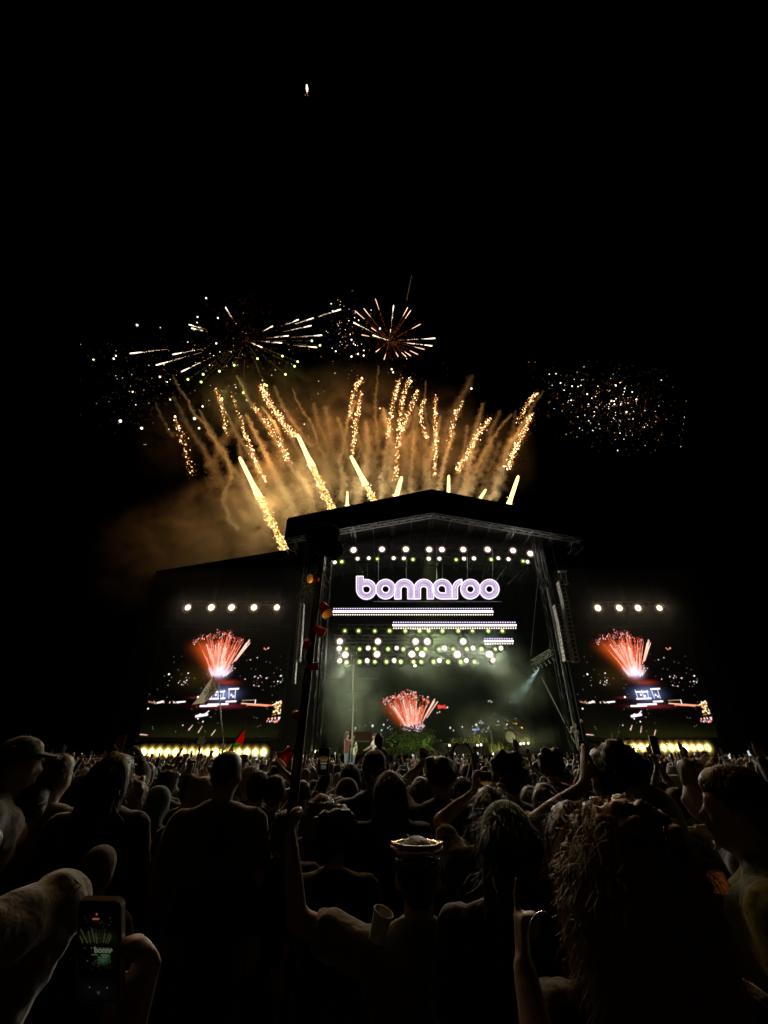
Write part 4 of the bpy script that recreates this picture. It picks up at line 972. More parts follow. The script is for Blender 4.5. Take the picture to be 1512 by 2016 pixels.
POSES = {'down': dict(L=((-.24, .02, .92), None), R=((.24, .02, .92), None))}
def person(loc, s=1.0, yaw=0.0, arms=None, hair='short', hcol='black', skin=0, shirt='black', legs='dark', voxel=.014, sleeve='short', hat=None, hatcol='black', female=False, nstr=300, sw=.003, bodyname='person', label=None, group=None, hands=('relaxed', 'relaxed'), lean=0.0, headyaw=0.0, bulk=0.0):
    """arms: {'L': (wrist, hint, palm normal, finger dir), 'R': ...} in body coordinates (metres, 1.75 m figure, facing +Y)"""
    arms = arms or {}
    b = MB(); c = MB(); sh = .165 if female else .185
    HM = Matrix.Rotation(headyaw, 4, 'Z')
    def H(x, y, z): return HC + (HM @ Vector((x, y, z - 1.645)))
    # skull, jaw, face
    hb_ = MB()
    b.ball(H(0, -.008, 1.655), .1, 16, 12, (.78, .97, 1.03)); b.ball(H(0, .03, 1.585), .1, 14, 10, (.58, .62, .66)); b.ball(H(0, .062, 1.555), .026, 8, 6)
    cap(b, H(0, .088, 1.645), H(0, .108, 1.612), .009, .014, 8); b.ball(H(0, .090, 1.582), .018, 8, 6, (1.3, .6, .6))
    for sd in (-1, 1):
        b.ball(H(sd * .082, -.008, 1.625), .03, 8, 6, (.35, .7, 1.1)); b.ball(H(sd * .03, .075, 1.665), .024, 8, 6, (1.2, .6, .5)); b.ball(H(sd * .045, .062, 1.61), .024, 8, 6)
        b.ball(H(sd * .030, .082, 1.643), .011, 6, 4)
    cap(b, (0, -.012, 1.60), (0, -.018, 1.47), .055, .060); cap(b, (-.06, -.02, 1.455), (.06, -.02, 1.455), .045, .045)
    # torso
    for x in (-.07, .07):
        cap(b, (x, 0, 1.36), (x * .9, 0, 1.12), .105, .085); cap(b, (x * .9, 0, 1.12), (x * 1.15, 0, .96), .085, .10)
    cap(b, (-sh, -.015, 1.425), (sh, -.015, 1.425), .056, .056)
    cap(b, (-.115, 0, 1.34), (.115, 0, 1.34), .09, .09)
    for sd in (-1, 1):
        chain(b, [(sd * .09, 0, .93), (sd * .10, .01, .50), (sd * .10, -.01, .10)], [.088, .056, .038]); cap(b, (sd * .10, -.02, .045), (sd * .115, .13, .03), .036, .030)
    g = .010 if sleeve != 'tight' else .006
    for x in (-.07, .07):
        cap(c, (x, 0, 1.36), (x * .95, 0, 1.12), .105 + g * 1.6, .092 + g * 1.8); cap(c, (x * .95, 0, 1.12), (x * 1.2, 0, .95), .092 + g * 1.8, .106 + g)
    cap(c, (-sh, -.015, 1.425), (sh, -.015, 1.425), .056 + g, .056 + g); cap(c, (-.115, 0, 1.34), (.115, 0, 1.34), .09 + g, .09 + g)
    cap(c, (-.03, -.022, 1.478), (-.12, -.02, 1.445), .060, .058); cap(c, (.03, -.022, 1.478), (.12, -.02, 1.445), .060, .058); cap(c, (-.012, -.03, 1.482), (.012, -.03, 1.482), .064, .064)
    for k, sd, kind in (('L', -1, hands[0]), ('R', 1, hands[1])):
        S = Vector((sd * (sh + .01), -.015, 1.425)); a = arms.get(k)
        if a is None: a = (Vector((sd * .27, .06, .90)), Vector((sd * .5, -1, 0)), Vector((-sd, 0, 0)), Vector((0, .15, -1)))
        Wt = Vector(a[0]); hint = Vector(a[1]) if len(a) > 1 else Vector((sd, .2, -1)); El, Wt = ik(S, Wt, hint)
        if len(a) > 5: El, Wt = Vector(a[5]), Vector(a[0])
        chain(b, [S, S.lerp(El, .5), El], [.058, .050, .042]); chain(b, [El, El.lerp(Wt, .35), Wt], [.041, .040, .026])
        fd = Vector(a[3]) if len(a) > 3 else (Wt - El); pn = Vector(a[2]) if len(a) > 2 else Vector((0, 1, 0))
        hand(b, Wt, fd, pn, sd if len(a) < 5 else a[4], kind)
        e_ = {'short': .55, 'none': .02, 'long': 1.0, 'tight': .4}[sleeve]
        cap(c, S, S.lerp(El, e_), .062 + g, .056 + g * 1.5)
        if sleeve == 'long': chain(c, [S, El, El.lerp(Wt, .93)], [.064 + g + bulk, .056 + g + bulk, .042 + g + bulk])
        if a is not None and Wt.z > 1.5: cap(c, S + Vector((-sd * .05, 0, -.03)), S, .075, .066 + g)
    top = link(bpy.data.objects.new(bodyname, remesh(b, voxel))); top.data.name = bodyname; top.data.materials.clear(); top.data.materials.append(SK[skin])
    def child(me, nm, mt, par=top): me.name = nm; me.materials.clear(); me.materials.append(mt); return link(bpy.data.objects.new(nm, me), par)
    fold = remesh(c, voxel * 1.2)
    nrs = [v.normal.copy() for v in fold.vertices]; newc = []
    for v, n_ in zip(fold.vertices, nrs):     # soft folds
        q = v.co.copy(); k = mnoise.noise(Vector((q.x * 8, q.y * 8, q.z * 5 + s * 37))) * .010 + abs(mnoise.noise(Vector((q.x * 14 + q.z * 6, q.y * 16, q.z * 13 + s * 11)))) * .014 + mnoise.noise(Vector((q.x * 32, q.y * 32, q.z * 36))) * .003
        q += n_ * k; newc += [q.x, q.y, q.z]
    fold.vertices.foreach_set('co', newc)
    child(fold, 'shirt', CL[shirt])
    t = MB()
    for sd in (-1, 1): chain(t, [(sd * .085, 0, .93), (sd * .10, .01, .50), (sd * .10, -.005, .12)], [.106, .074, .062])
    cap(t, (-.06, 0, .96), (.06, 0, .96), .108, .108)
    child(remesh(t, max(voxel * 1.6, .028)), 'trousers', CL[legs])
    t = MB()
    for sd in (-1, 1): cap(t, (sd * .10, -.03, .05), (sd * .118, .15, .045), .05, .042)
    child(remesh(t, max(voxel * 1.6, .028), 1), 'shoes', CL['dark'])
    if hair not in ('bald',):
        h = MB(); st = MB()
        def B(x, y, z, r, sq): h.ball(H(x, y, z), r, 14, 10, sq)
        B(0, -.020, 1.672, .1, (.86, .99, 1.0)); B(0, .012, 1.712, .1, (.72, .78, .52))
        if hair in ('short',): B(0, -.06, 1.62, .07, (1.0, .75, 1.0)); cc, rd, ln, cu = (0, -.018, 1.672), (.087, .102, .103), .035, 0
        elif hair == 'buzz': cc, rd, ln, cu = (0, -.018, 1.668), (.084, .10, .101), .012, 0
        elif hair == 'messy':
            for i in range(14): a_ = R.uniform(0, 6.3); B(.07 * math.cos(a_), -.02 + .075 * math.sin(a_), 1.69 + R.uniform(-.05, .055), R.uniform(.028, .045), (1, 1, 1))
            cc, rd, ln, cu = (0, -.018, 1.675), (.092, .105, .106), .06, .25
        elif hair == 'long':
            for x in (-.05, 0, .05): chain(h, [H(x, -.05, 1.66), H(x * 1.25, -.085, 1.50), H(x * 1.4, -.10, 1.34)], [.062, .055, .035])
            cc, rd, ln, cu = (0, -.02, 1.66), (.092, .105, .108), .11, .06
        elif hair == 'bun':
            B(0, -.09, 1.74, .045, (1, 1, 1)); cc, rd, ln, cu = (0, -.018, 1.672), (.087, .102, .103), .03, 0
        elif hair == 'curly':
            for i in range(34):
                a_ = R.uniform(0, 6.3); z_ = R.uniform(-.09, .11); q_ = math.sqrt(max(0, 1 - (z_ / .13) ** 2)); B(.10 * q_ * math.cos(a_), -.035 + .095 * q_ * math.sin(a_), 1.68 + z_, R.uniform(.03, .05), (1, 1, 1))
            cc, rd, ln, cu = (0, -.03, 1.68), (.122, .125, .127), .045, .3
        elif hair == 'bigcurl':
            for i in range(420):
                a_ = R.uniform(0, 6.3); z_ = R.uniform(-.24, .14); q_ = math.sqrt(max(.02, 1 - (max(0, z_) / .15) ** 2)) * (1 if z_ > -.1 else 1 - (-.1 - z_) * 1.2); wd = .14 * R.uniform(.7, 1.06)
                if math.sin(a_) > .5 and z_ < .06: continue
                B(wd * q_ * math.cos(a_), -.05 + .12 * q_ * math.sin(a_), 1.68 + z_, R.uniform(.012, .026), (1, 1, 1))
            cc, rd, ln, cu = (0, -.04, 1.66), (.165, .15, .155), .055, .35
        hm = remesh(h, max(voxel * .9, .008), 1)
        amp = {'bigcurl': .022, 'curly': .014, 'messy': .012, 'long': .007, 'short': .005}.get(hair, .002); fr = 26 if hair == 'bigcurl' else 34
        nv = [v.normal.copy() for v in hm.vertices]; cv = []
        for v, n0 in zip(hm.vertices, nv):
            q = v.co; q = q + n0 * amp * (mnoise.noise(Vector((q.x * fr, q.y * fr, q.z * (fr * .45 if hair == 'long' else fr)))) + .6 * mnoise.noise(q * fr * 2.3)); cv += [q.x, q.y, q.z]
        hm.vertices.foreach_set('co', cv)
        st = MB(); from_mesh(st, hm)
        strands(st, H(*cc), rd, nstr, ln, sw, cu)
        if hair == 'bigcurl':
            for dz, k in ((-.13, .5), (-.22, .4)): strands(st, H(0, -.06, 1.66 + dz), (.17, .145, .12), int(nstr * k), .055, sw, .35)
        if hair == 'bigcurl':
            for i in range(6000):   # ringlets
                a_ = R.uniform(0, 6.3); z_ = R.uniform(-.26, .15)
                if math.sin(a_) > .45 and z_ < .05: continue
                q_ = math.sqrt(max(.02, 1 - (max(0, z_) / .155) ** 2)) * (1 if z_ > -.1 else 1 - (-.1 - z_) * 1.2); wd = .145 * R.uniform(.9, 1.08)
                p0 = H(wd * q_ * math.cos(a_), -.05 + .13 * q_ * math.sin(a_), 1.68 + z_); n0 = Vector((math.cos(a_) * q_, math.sin(a_) * q_, .9 if z_ > .08 else .2)).normalized()
                dn = Vector((R.gauss(0, .5), R.gauss(0, .5), -1)); dn = (dn * .8 + Vector((0, 0, -.5)) - n0 * dn.dot(n0) * .9).normalized(); e1 = dn.cross(n0).normalized(); e2 = dn.cross(e1); rr_ = R.uniform(.004, .010); L_ = R.uniform(.08, .17); ph = R.uniform(0, 6.3); b_ = len(st.v)
                for j in range(9):
                    f = j / 8; q = p0 + n0 * .006 + dn * L_ * f + (e1 * math.cos(ph + f * 9) + e2 * math.sin(ph + f * 9)) * rr_; wv = n0.cross(dn) * .0007 + n0 * .0003
                    st.v.append(tuple(q - wv)); st.v.append(tuple(q + wv))
                for j in range(8): st.f.append((b_ + 2 * j, b_ + 2 * j + 1, b_ + 2 * j + 3, b_ + 2 * j + 2)); st.mi.append(0)
        if hair == 'long': strands(st, H(0, -.07, 1.50), (.11, .07, .16), int(nstr * .4), .12, sw, .1)
        bpy.data.meshes.remove(hm)
        o = st.build('hair', HA[hcol], top, smooth=True)
    if hat == 'cap':
        h = MB(); h.ball(H(0, -.012, 1.68), .1, 18, 12, (.93, 1.08, .95)); hm = remesh(h, voxel * .9, 1)
        st = MB(); vs = [v.co.copy() for v in hm.vertices]
        for p in hm.polygons:
            if p.center.z > 1.665: b0 = len(st.v); st.v += [tuple(vs[i]) for i in p.vertices]; st.f.append(tuple(range(b0, b0 + len(p.vertices)))); st.mi.append(0)
        bm2 = MB(); cap(bm2, H(-.055, .085, 1.682), H(.055, .085, 1.682), .012, .012); cap(bm2, H(-.045, .16, 1.672), H(.045, .16, 1.672), .009, .009); cap(bm2, H(0, .09, 1.685), H(0, .17, 1.672), .014, .012)
        for k in range(-4, 5): cap(bm2, H(k * .014, .085, 1.684), H(k * .0125, .165 - abs(k) * .004, 1.673), .009, .007)
        bpy.data.meshes.remove(hm); o = st.build('cap_crown', CL[hatcol], top, smooth=True); child(remesh(bm2, .006, 1), 'cap_brim', CL[hatcol])
    elif hat == 'hood':
        h = MB(); h.ball(H(0, -.03, 1.67), .1, 18, 12, (1.12, 1.15, 1.22)); chain(h, [H(0, -.06, 1.60), (0, -.07, 1.47)], [.10, .11]); cap(h, (-.10, -.05, 1.45), (.10, -.05, 1.45), .07, .07)
        child(remesh(h, voxel, 3), 'hood', CL[hatcol])
    elif hat == 'beanie':
        h = MB(); h.ball(H(0, -.015, 1.69), .1, 18, 12, (.93, 1.06, 1.0)); h.ball(H(0, -.015, 1.645), .1, 18, 8, (.95, 1.08, .35)); child(remesh(h, voxel, 2), 'beanie', CL[hatcol])
    elif hat == 'bucket':
        h = MB(); h.tube([H(0, -.01, 1.66), H(0, -.01, 1.70), H(0, -.01, 1.765), H(0, -.01, 1.775)], [.155, .105, .088, .05], 20); o = h.build('sun_hat', CL[hatcol], top, smooth=True)
    elif hat == 'cowboy':
        h = MB(); h.tube([H(0, -.01, 1.70), H(0, -.01, 1.712)], [.17, .18], 20); h.tube([H(0, -.01, 1.71), H(0, -.01, 1.80), H(0, -.01, 1.82)], [.095, .085, .05], 16); o = h.build('wide_hat', CL[hatcol], top, smooth=True)
    if hat == 'visor':
        h = MB(); n = 26; pts = [H(.098 * math.cos(a_), -.012 + .115 * math.sin(a_), 1.735) for a_ in [2 * math.pi * i / n for i in range(n + 1)]]; h.tube(pts, .012, 6, cap=False)
        h.build('visor_band', M['gold'], top, smooth=True)
        h = MB()
        for i in range(30): a_ = math.pi * (1.05 + .9 * i / 29); h.ball(H(.100 * math.cos(a_), -.012 + .118 * math.sin(a_), 1.750), .007, 6, 4)
        h.build('bead_row', M['chrome'], top).__setitem__('kind', 'stuff')
        h = MB()
        for sd in (-1, 1): h.ball(H(sd * .036, -.118, 1.700), .034, 14, 10, (1, .35, .62))
        h.tube([H(-.01, -.125, 1.702), H(.01, -.125, 1.702)], .004, 6); chain(h, [H(-.07, -.105, 1.705), H(-.092, -.02, 1.70)], [.004, .004], 6); chain(h, [H(.07, -.105, 1.705), H(.092, -.02, 1.70)], [.004, .004], 6)
        h.build('sunglasses', M['glass'], top, smooth=True)
    if hat == 'beads':
        h = MB()
        for i in range(36): a_ = 2 * math.pi * i / 36; h.ball(H(.092 * math.cos(a_), -.018 + .108 * math.sin(a_), 1.715 + .004 * math.sin(i * 2.1)), .0075, 6, 4)
        h.build('bead_headband', M['chrome'], top).__setitem__('kind', 'stuff')
    top.location = Vector(loc); top.scale = (s, s, s); top.rotation_euler = (lean, 0, yaw)
    tag(top, label, 'person', group)
    return top
DBG = []
def place(px, py, wpx, hw=.18):
    """stand a figure so that its head centre is seen at px, py with the given width"""
    d = hw * FPX / wpx; v = (1008 - py) / FPX; Y = d * (COS - v * SIN); p = P(px, py, Y)
    s = p.z / 1.645
    return Vector((p.x, p.y, 0)), s
def PP(px, py, wpx, label, arms=None, hw=.18, yaw=0, **k):
    loc, s = place(px, py, wpx, hw); DBG.append((label[:30], round(s, 2), round(loc.y, 2)))
    A = {}
    Ri = Matrix.Rotation(-yaw, 3, 'Z')
    for key, a in (arms or {}).items():
        w_ = P(a[0], a[1], a[2] if a[2] > .4 else loc.y + a[2]); q = Ri @ ((w_ - loc) / s)
        A[key] = (q,) + tuple(a[3:7])
        if len(a) > 7:
            A[key] = (q,) + tuple(a[3:6]) + (a[6] if a[6] else (-1 if key == 'L' else 1), Ri @ ((P(a[7], a[8], loc.y + a[9]) - loc) / s))
    d = loc.y
    if 'voxel' not in k: k['voxel'] = .0135 if d < 2.1 else (.018 if d < 3.2 else .025)
    if 'nstr' not in k: k['nstr'] = 1100 if d < 2 else 600
    if 'sw' not in k: k['sw'] = .0018 if d < 2 else .0025
    return person(loc, s, yaw, A, label=label, **k)
V = Vector
up = V((0, 0, 1))
# -------- hand placed people, near ones first
PP(38, 1503, 60, 'man in a dark green cap at the far left edge, face turned to the right', yaw=-1.1, hat='cap', hatcol='green', shirt='tan', skin=0)
PP(110, 1530, 56, 'person with round dark hair in a pale shirt at the left, below the green cap', shirt='cream', hair='short', hcol='brown', skin=3)
PP(222, 1532, 60, 'tall dark silhouette with smooth hair behind the amber curls at the left', shirt='black', hair='long', sleeve='long')
PP(262, 1576, 58, 'bearded man with amber curls and a maroon shirt in the left crowd', hair='curly', hcol='amber', shirt='maroon', yaw=-.5, skin=0, hw=.22)
PP(312, 1585, 50, 'person in a green hood right of the amber curls', hat='hood', hatcol='teal', shirt='green', yaw=-.4, hw=.2)
PP(398, 1570, 52, 'short brown haired person lit from the right, under the left floor lamps', hair='messy', hcol='amber', shirt='dark')
PP(446, 1527, 57, 'big man with shaved head and grey green shirt under the red and green flag', hair='buzz', shirt='grey', skin=1)
PP(492, 1540, 40, 'short haired head just right of the shaved man', shirt='green', hair='short', hcol='grey', skin=3)
PP(443, 1668, 62, 'close dark head with tousled hair low in the left half', hair='messy', hcol='brown', shirt='black')
PP(18, 1652, 64, 'bald man cut by the left edge, pale side of his head lit', hair='bald', skin=3, shirt='dark', yaw=-.3)
PP(190, 1724, 74, 'person in a plain round dark cap at the lower left behind the phone', hat='beanie', hatcol='grey', hair='buzz', shirt='black')
PP(1222, 1532, 92, 'tall big dark head before the right floor lamps', hair='messy', hcol='black', shirt='black', hw=.2, skin=1)
PP(1280, 1630, 116, 'person under a dull green hood right of the raised clasped hands', hat='hood', hatcol='green', shirt='olive', hair='short', hw=.225)
PP(1000, 1668, 112, 'person in a dark green beanie at centre right', hat='beanie', hatcol='teal', shirt='black', hair='long', hw=.2)
PP(1228, 1752, 300, 'person with a huge mass of blond curls at the lower right', hair='bigcurl', hcol='blond', shirt='black', hw=.36, nstr=0, sw=.0012)
PP(1395, 1560, 78, 'man with fluffy hair and bent arm looking left near the right edge', hair='messy', hcol='amber', shirt='black', yaw=1.2, arms={'R': (1425, 1640, -.28, (1, -1, -.2))}, skin=0)
PP(1452, 1592, 104, 'man at the right edge in profile to the left with a yellow green shirt', hair='short', hcol='brown', shirt='olive', yaw=.95, skin=0)
hero = PP(822, 1722, 108, 'person in a gold beaded visor with sunglasses on the back of the head, arm raised', hair='short', shirt='tan', hat='visor', sleeve='short', arms={'L': (572, 1645, .02, (-.5, .2, -1), (1, 0, 0), (0, 0, 1))}, hands=('fist', 'relaxed'), skin=1, hw=.2)
PP(1130, 1650, 92, 'person with both hands raised and joined before the tall dark head', hair='long', shirt='none' if False else 'black', sleeve='tight', arms={'L': (1150, 1548, .10, (-1, 0, -.6), (1, 0, 0), (.2, 0, 1)), 'R': (1178, 1546, .10, (1, 0, -.6), (-1, 0, 0), (-.2, 0, 1))}, hands=('open', 'open'), skin=0)
PP(660, 1655, 88, 'dark curly head behind the pole with a teal scrap of cloth', hair='curly', hcol='black', shirt='black', hw=.24)
PP(905, 1692, 62, 'short dark head just right of the gold visor', hair='short', hcol='brown', shirt='black')
# second ring
PP(1002, 1535, 60, 'dark full haired head left of centre right, before the drum kit', hair='curly', shirt='black', hw=.22)
PP(1086, 1512, 40, 'dark curly head under the right truss leg', hair='curly', shirt='black', hw=.22)
PP(1074, 1580, 50, 'reddish haired person with rim lit crown below the right stage leg', hair='long', hcol='amber', shirt='grey')
PP(1046, 1580, 44, 'long haired head with a pale outline, left of the reddish hair', hair='long', hcol='grey', shirt='black')
PP(966, 1600, 66, 'woman with braided crown filming, above the green beanie', hair='long', hcol='brown', shirt='black', arms={'L': (935, 1560, .25, (-1, 0, -.5), (1, 0, 0), (0, .1, 1))}, hands=('hold', 'relaxed'))
PP(867, 1530, 50, 'messy haired head holding up a phone before the plants', hair='messy', hcol='brown', shirt='black', arms={'L': (833, 1505, .3, (-1, 0, -.5), (0, 1, 0), (0, .1, 1))}, hands=('hold', 'relaxed'))
PP(830, 1565, 46, 'long haired head in the centre with a lit right outline', hair='long', hcol='brown', shirt='black')
PP(768, 1560, 54, 'long dark hair silhouette right below the pointing arm', hair='long', shirt='black')
PP(737, 1516, 48, 'person pointing one finger straight up before the white shirted performer', hair='short', shirt='black', sleeve='long', arms={'R': (748, 1478, .1, (1, 0, -.3), (0, 1, 0), (.03, 0, 1), 0, 754, 1548, .08)}, hands=('relaxed', 'point'), skin=2)
PP(683, 1565, 46, 'hooded person in the middle of the crowd', hat='hood', hatcol='dark', shirt='dark', hw=.21)
PP(632, 1600, 50, 'person with a pearl headband right of the pole', hair='long', hcol='brown', hat='beads', shirt='maroon')
PP(592, 1570, 44, 'dark head half hidden by the pole', hair='short', shirt='black')
PP(507, 1552, 44, 'dark haired person with both arms up left of the pole', hair='short', shirt='black', sleeve='none', arms={'L': (470, 1512, .2, (-1, 0, -.4), (0, 1, 0), (.3, 0, 1)), 'R': (550, 1512, .2, (1, 0, -.4), (0, 1, 0), (0, 0, 1))}, hands=('hold', 'relaxed'))
PP(912, 1560, 40, 'person making a heart with both hands before the riser', hair='long', shirt='black', sleeve='tight', arms={'L': (888, 1484, .12, (-1, 0, .2), (1, 0, -.8), (.35, .1, 1), 0, 889, 1545, .05), 'R': (930, 1484, .12, (1, 0, .2), (-1, 0, -.8), (-.35, .1, 1), 0, 941, 1545, .05)}, hands=('hold', 'hold'), skin=1)
PP(922, 1528, 30, 'small dark head inside the heart shaped arms', hair='short', shirt='black')
PP(667, 1600, 44, 'dark head under the raised phone left of centre', hair='short', shirt='black', sleeve='long', arms={'L': (645, 1528, .1, (-.6, 0, -1), (0, 1, 0), (0, 0, 1))}, hands=('hold', 'relaxed'))
PP(1160, 1590, 46, 'person lifting a lit phone toward the right screen', hair='short', shirt='black', arms={'L': (1147, 1500, .1, (-.6, 0, -1), (0, 1, 0), (0, 0, 1))}, hands=('hold', 'relaxed'))
PP(1335, 1585, 46, 'person with raised arms below the right floor lamps', hair='short', hcol='brown', shirt='black', sleeve='none', arms={'L': (1292, 1500, .2, (-1, 0, -.4), (0, 1, 0), (0, 0, 1)), 'R': (1350, 1520, .2, (1, 0, -.4), (0, 1, 0), (0, 0, 1))}, hands=('hold', 'fist'), skin=0)
PP(240, 1520, 40, 'person stretching an arm up toward the left floor lamps', hair='short', shirt='black', sleeve='long', arms={'R': (262, 1470, .3, (1, 0, -.4), (0, 1, 0), (.6, 0, 1))}, hands=('relaxed', 'open'))
PP(330, 1545, 36, 'brown haired head under the third floor lamp from the left', hair='messy', hcol='brown', shirt='dark')
PP(285, 1530, 36, 'capless round head left of the brown haired head', hair='short', hcol='brown', shirt='dark', skin=3)
PP(375, 1555, 40, 'dark head raising a pale phone under the left floor lamps', hair='short', shirt='dark', arms={'R': (372, 1530, .2, (1, 0, -.5), (0, 1, 0), (0, 0, 1))}, hands=('relaxed', 'hold'))
PP(165, 1560, 46, 'dark head between the pale shirt and the smooth haired silhouette', hair='long', shirt='black')
PP(690, 1530, 34, 'person with long hair raised on shoulders left of the two singers', hair='long', shirt='black', arms={'R': (720, 1500, .2, (1, 0, -.4))})
PP(720, 1600, 50, 'low dark head left of the long dark hair', hair='short', shirt='black')
PP(790, 1600, 50, 'pair of dark shoulders below the long dark hair', hair='bun', shirt='dark')
PP(560, 1640, 60, 'dark head left of the pole with amber neck', hair='short', hcol='brown', shirt='black', skin=0)
PP(60, 1590, 60, 'person in a pale shirt whose shoulder is lit, lower left', hair='short', shirt='cream', skin=0)
PP(540, 1560, 44, 'silhouette with wide shoulders left of the pole', hair='short', shirt='black')
PP(1440, 1540, 46, 'dark head behind the profile at the right edge', hair='messy', shirt='black')

# -------- arms reaching in from just outside the frame
def outside(loc, s, label, arms, **k):
    return person(V((loc[0], loc[1], 0)), s, k.pop('yaw', 0), arms, label=label, voxel=.0085, nstr=200, **k)
def loc_pt(loc, s, px, py, Y): return (P(px, py, Y) - V((loc[0], loc[1], 0))) / s
L1 = (-.24, .50); s1 = .95
hand1 = outside(L1, s1, 'person at the lower left holding up the near phone, only the hand in view', {'L': (loc_pt(L1, s1, 262, 2022, .985), (-1, 0, -1), (-.55, -.85, .05), (.05, .02, 1), -1)}, hands=('hold', 'relaxed'), shirt='dark', sleeve='short', skin=1)
def PDd(px, py, d):
    v = (1008 - py) / FPX; return P(px, py, d * (COS - v * SIN))
L2 = (-1.0, 1.27); s2 = 1.0
q2 = lambda p: (p - V((L2[0], L2[1], 0))) / s2
o2 = outside(L2, s2, 'person at the lower left edge with a cream sleeved elbow raised', {'R': (q2(PDd(-60, 1850, .80)), (0, 0, 1), (0, 1, 0), (-1, 0, 0), 1, q2(PDd(98, 1800, .95)))}, shirt='tan', sleeve='long', skin=0, bulk=.0)
L3 = (.47, .80); s3 = .88
o3 = outside(L3, s3, 'person at the lower centre right reaching a bare forearm up with spread thumb', {'L': ((PDd(1030, 1900, .86) - V((L3[0], L3[1], 0))) / s3, (-.6, 0, -1), (1, .1, 0), (.10, .15, 1), 1)}, hands=('point', 'relaxed'), shirt='black', sleeve='short', skin=0)
# ------------------------------------------------------------------ phones
def phone(px, py, wpx, lab, rolldeg=0, pic=None, Wm=.075, Hm=.155, tilt=0.0, Yd=None, yaw=0.0):
    d = Wm * FPX / wpx; v = (1008 - py) / FPX; Y = Yd or d * (COS - v * SIN)
    e = empty('phone', P(px, py, Y)); e.rotation_euler = (tilt, math.radians(rolldeg), yaw); tag(e, lab, 'phone')
    # rounded slab
    def slab(W, H, T, r, y, nm, m):
        n = 6; poly = []
        for cx_, cz_, a0 in ((W / 2 - r, H / 2 - r, 0), (-W / 2 + r, H / 2 - r, 90), (-W / 2 + r, -H / 2 + r, 180), (W / 2 - r, -H / 2 + r, 270)):
            for i in range(n + 1): a_ = math.radians(a0 + 90 * i / n); poly.append((cx_ + r * math.cos(a_), cz_ + r * math.sin(a_)))
        q = MB(); q.prism(poly, y - T / 2, y + T / 2); return q.build(nm, m, e)
    slab(Wm, Hm, .009, .012, 0, 'body', M['phone_edge'])
    s_ = slab(Wm - .006, Hm - .006, .0012, .009, -.0052, 'glass', M['glass'])
    if pic is not None:
        h, w_, _ = pic.shape; xs = np.linspace(-.5, .5, w_) * (Wm - .010); zs = np.linspace(-.5, .5, h) * (Hm - .014); X, Z = np.meshgrid(xs, zs)
        idx = np.arange(h * w_).reshape(h, w_); f = np.stack([idx[:-1, :-1], idx[:-1, 1:], idx[1:, 1:], idx[1:, :-1]], -1).reshape(-1, 4)
        me = bpy.data.meshes.new('display'); me.from_pydata(np.stack([X.ravel(), np.full(X.size, -.0064), Z.ravel()], 1).tolist(), [], f.tolist())
        at = me.color_attributes.new('picture', 'FLOAT_COLOR', 'POINT'); at.data.foreach_set('color', np.concatenate([pic.reshape(-1, 3), np.ones((h * w_, 1), np.float32)], 1).astype(np.float32).ravel())
        me.materials.append(M['phone_screen']); link(bpy.data.objects.new('display', me), e)
    q = MB(); q.tube([(-.02, .0045, Hm / 2 - .022), (-.02, .008, Hm / 2 - .022)], .012, 12); q.build('camera_bump', M['glass'], e)
    return e
M['phone_edge'] = mat('phone_edge', (.45, .42, .36), .35, .6, var=.1, scale=20)
M['phone_screen'] = emit_attr('phone_picture', 1.0)
def stage_pic(h, w_, k, stage_v=.42, words=False):
    c = canvas(h, w_)
    for i in range(9):
        t = (i / 8 - .5); line(c, (.5 + t * .5, stage_v + .08), (.5 + t * 1.05, stage_v + .28 - abs(t) * .1), .5, (.8 * k, .45 * k, .15 * k), (.5 * k, .2 * k, .05 * k), dash=.2)
    line(c, (.25, stage_v), (.8, stage_v), 1.0, (.7 * k,) * 3, (.7 * k,) * 3, dash=.4)
    for i in range(60): dot(c, .28 + R.random() * .48, stage_v - .05 - R.random() * .18, .5, (.4 * k, .55 * k, .4 * k))
    return c
# near phone: dim picture of the stage with the sign
pk = canvas(150, 74)
rr = random.Random(3)
dot(pk, .45, .905, 1.6, (.55, .12, .05)); line(pk, (.36, .855), (.50, .855), 1.3, (.55, .14, .05), (.5, .1, .04), dash=.2)
glow(pk, .5, .66, .4, .06, (.010, .012, .004))
for (a_, b_) in (((.22, .60), (.05, .74)), ((.30, .60), (.24, .72)), ((.40, .60), (.33, .75)), ((.46, .60), (.43, .70)), ((.62, .60), (.66, .70)), ((.68, .60), (.78, .70)), ((.74, .6), (.82, .68)), ((.1, .6), (.02, .68))): line(pk, a_, b_, .9, (.07, .07, .03), (.05, .06, .025), dash=.35)
for i in range(40): dot(pk, rr.uniform(.1, .9), rr.uniform(.62, .88), .4, (.09, .09, .06))
for i in range(9): dot(pk, .32 + i * .06, .545 + .003 * (i % 2), .7, (.16, .18, .14))
line(pk, (.32, .475), (.48, .475), .5, (.14, .17, .12), (.14, .17, .12), dash=.2); line(pk, (.57, .475), (.76, .475), .5, (.18, .24, .15), (.18, .24, .15)); line(pk, (.60, .455), (.76, .455), .5, (.16, .22, .14), (.16, .22, .14), dash=.2)
glow(pk, .62, .42, .13, .04, (.015, .05, .02))
for i in range(90): dot(pk, rr.gauss(.62, .09), rr.gauss(.43, .02), .5, (.06, .16, .07))
for i in range(50): dot(pk, rr.gauss(.56, .13), rr.gauss(.37, .03), .4, (.03, .08, .035))
dot(pk, .5, .39, 1.2, (.16, .02, .015)); dot(pk, .22, .41, .9, (.12, .12, .1)); dot(pk, .15, .54, .6, (.12, .14, .12))
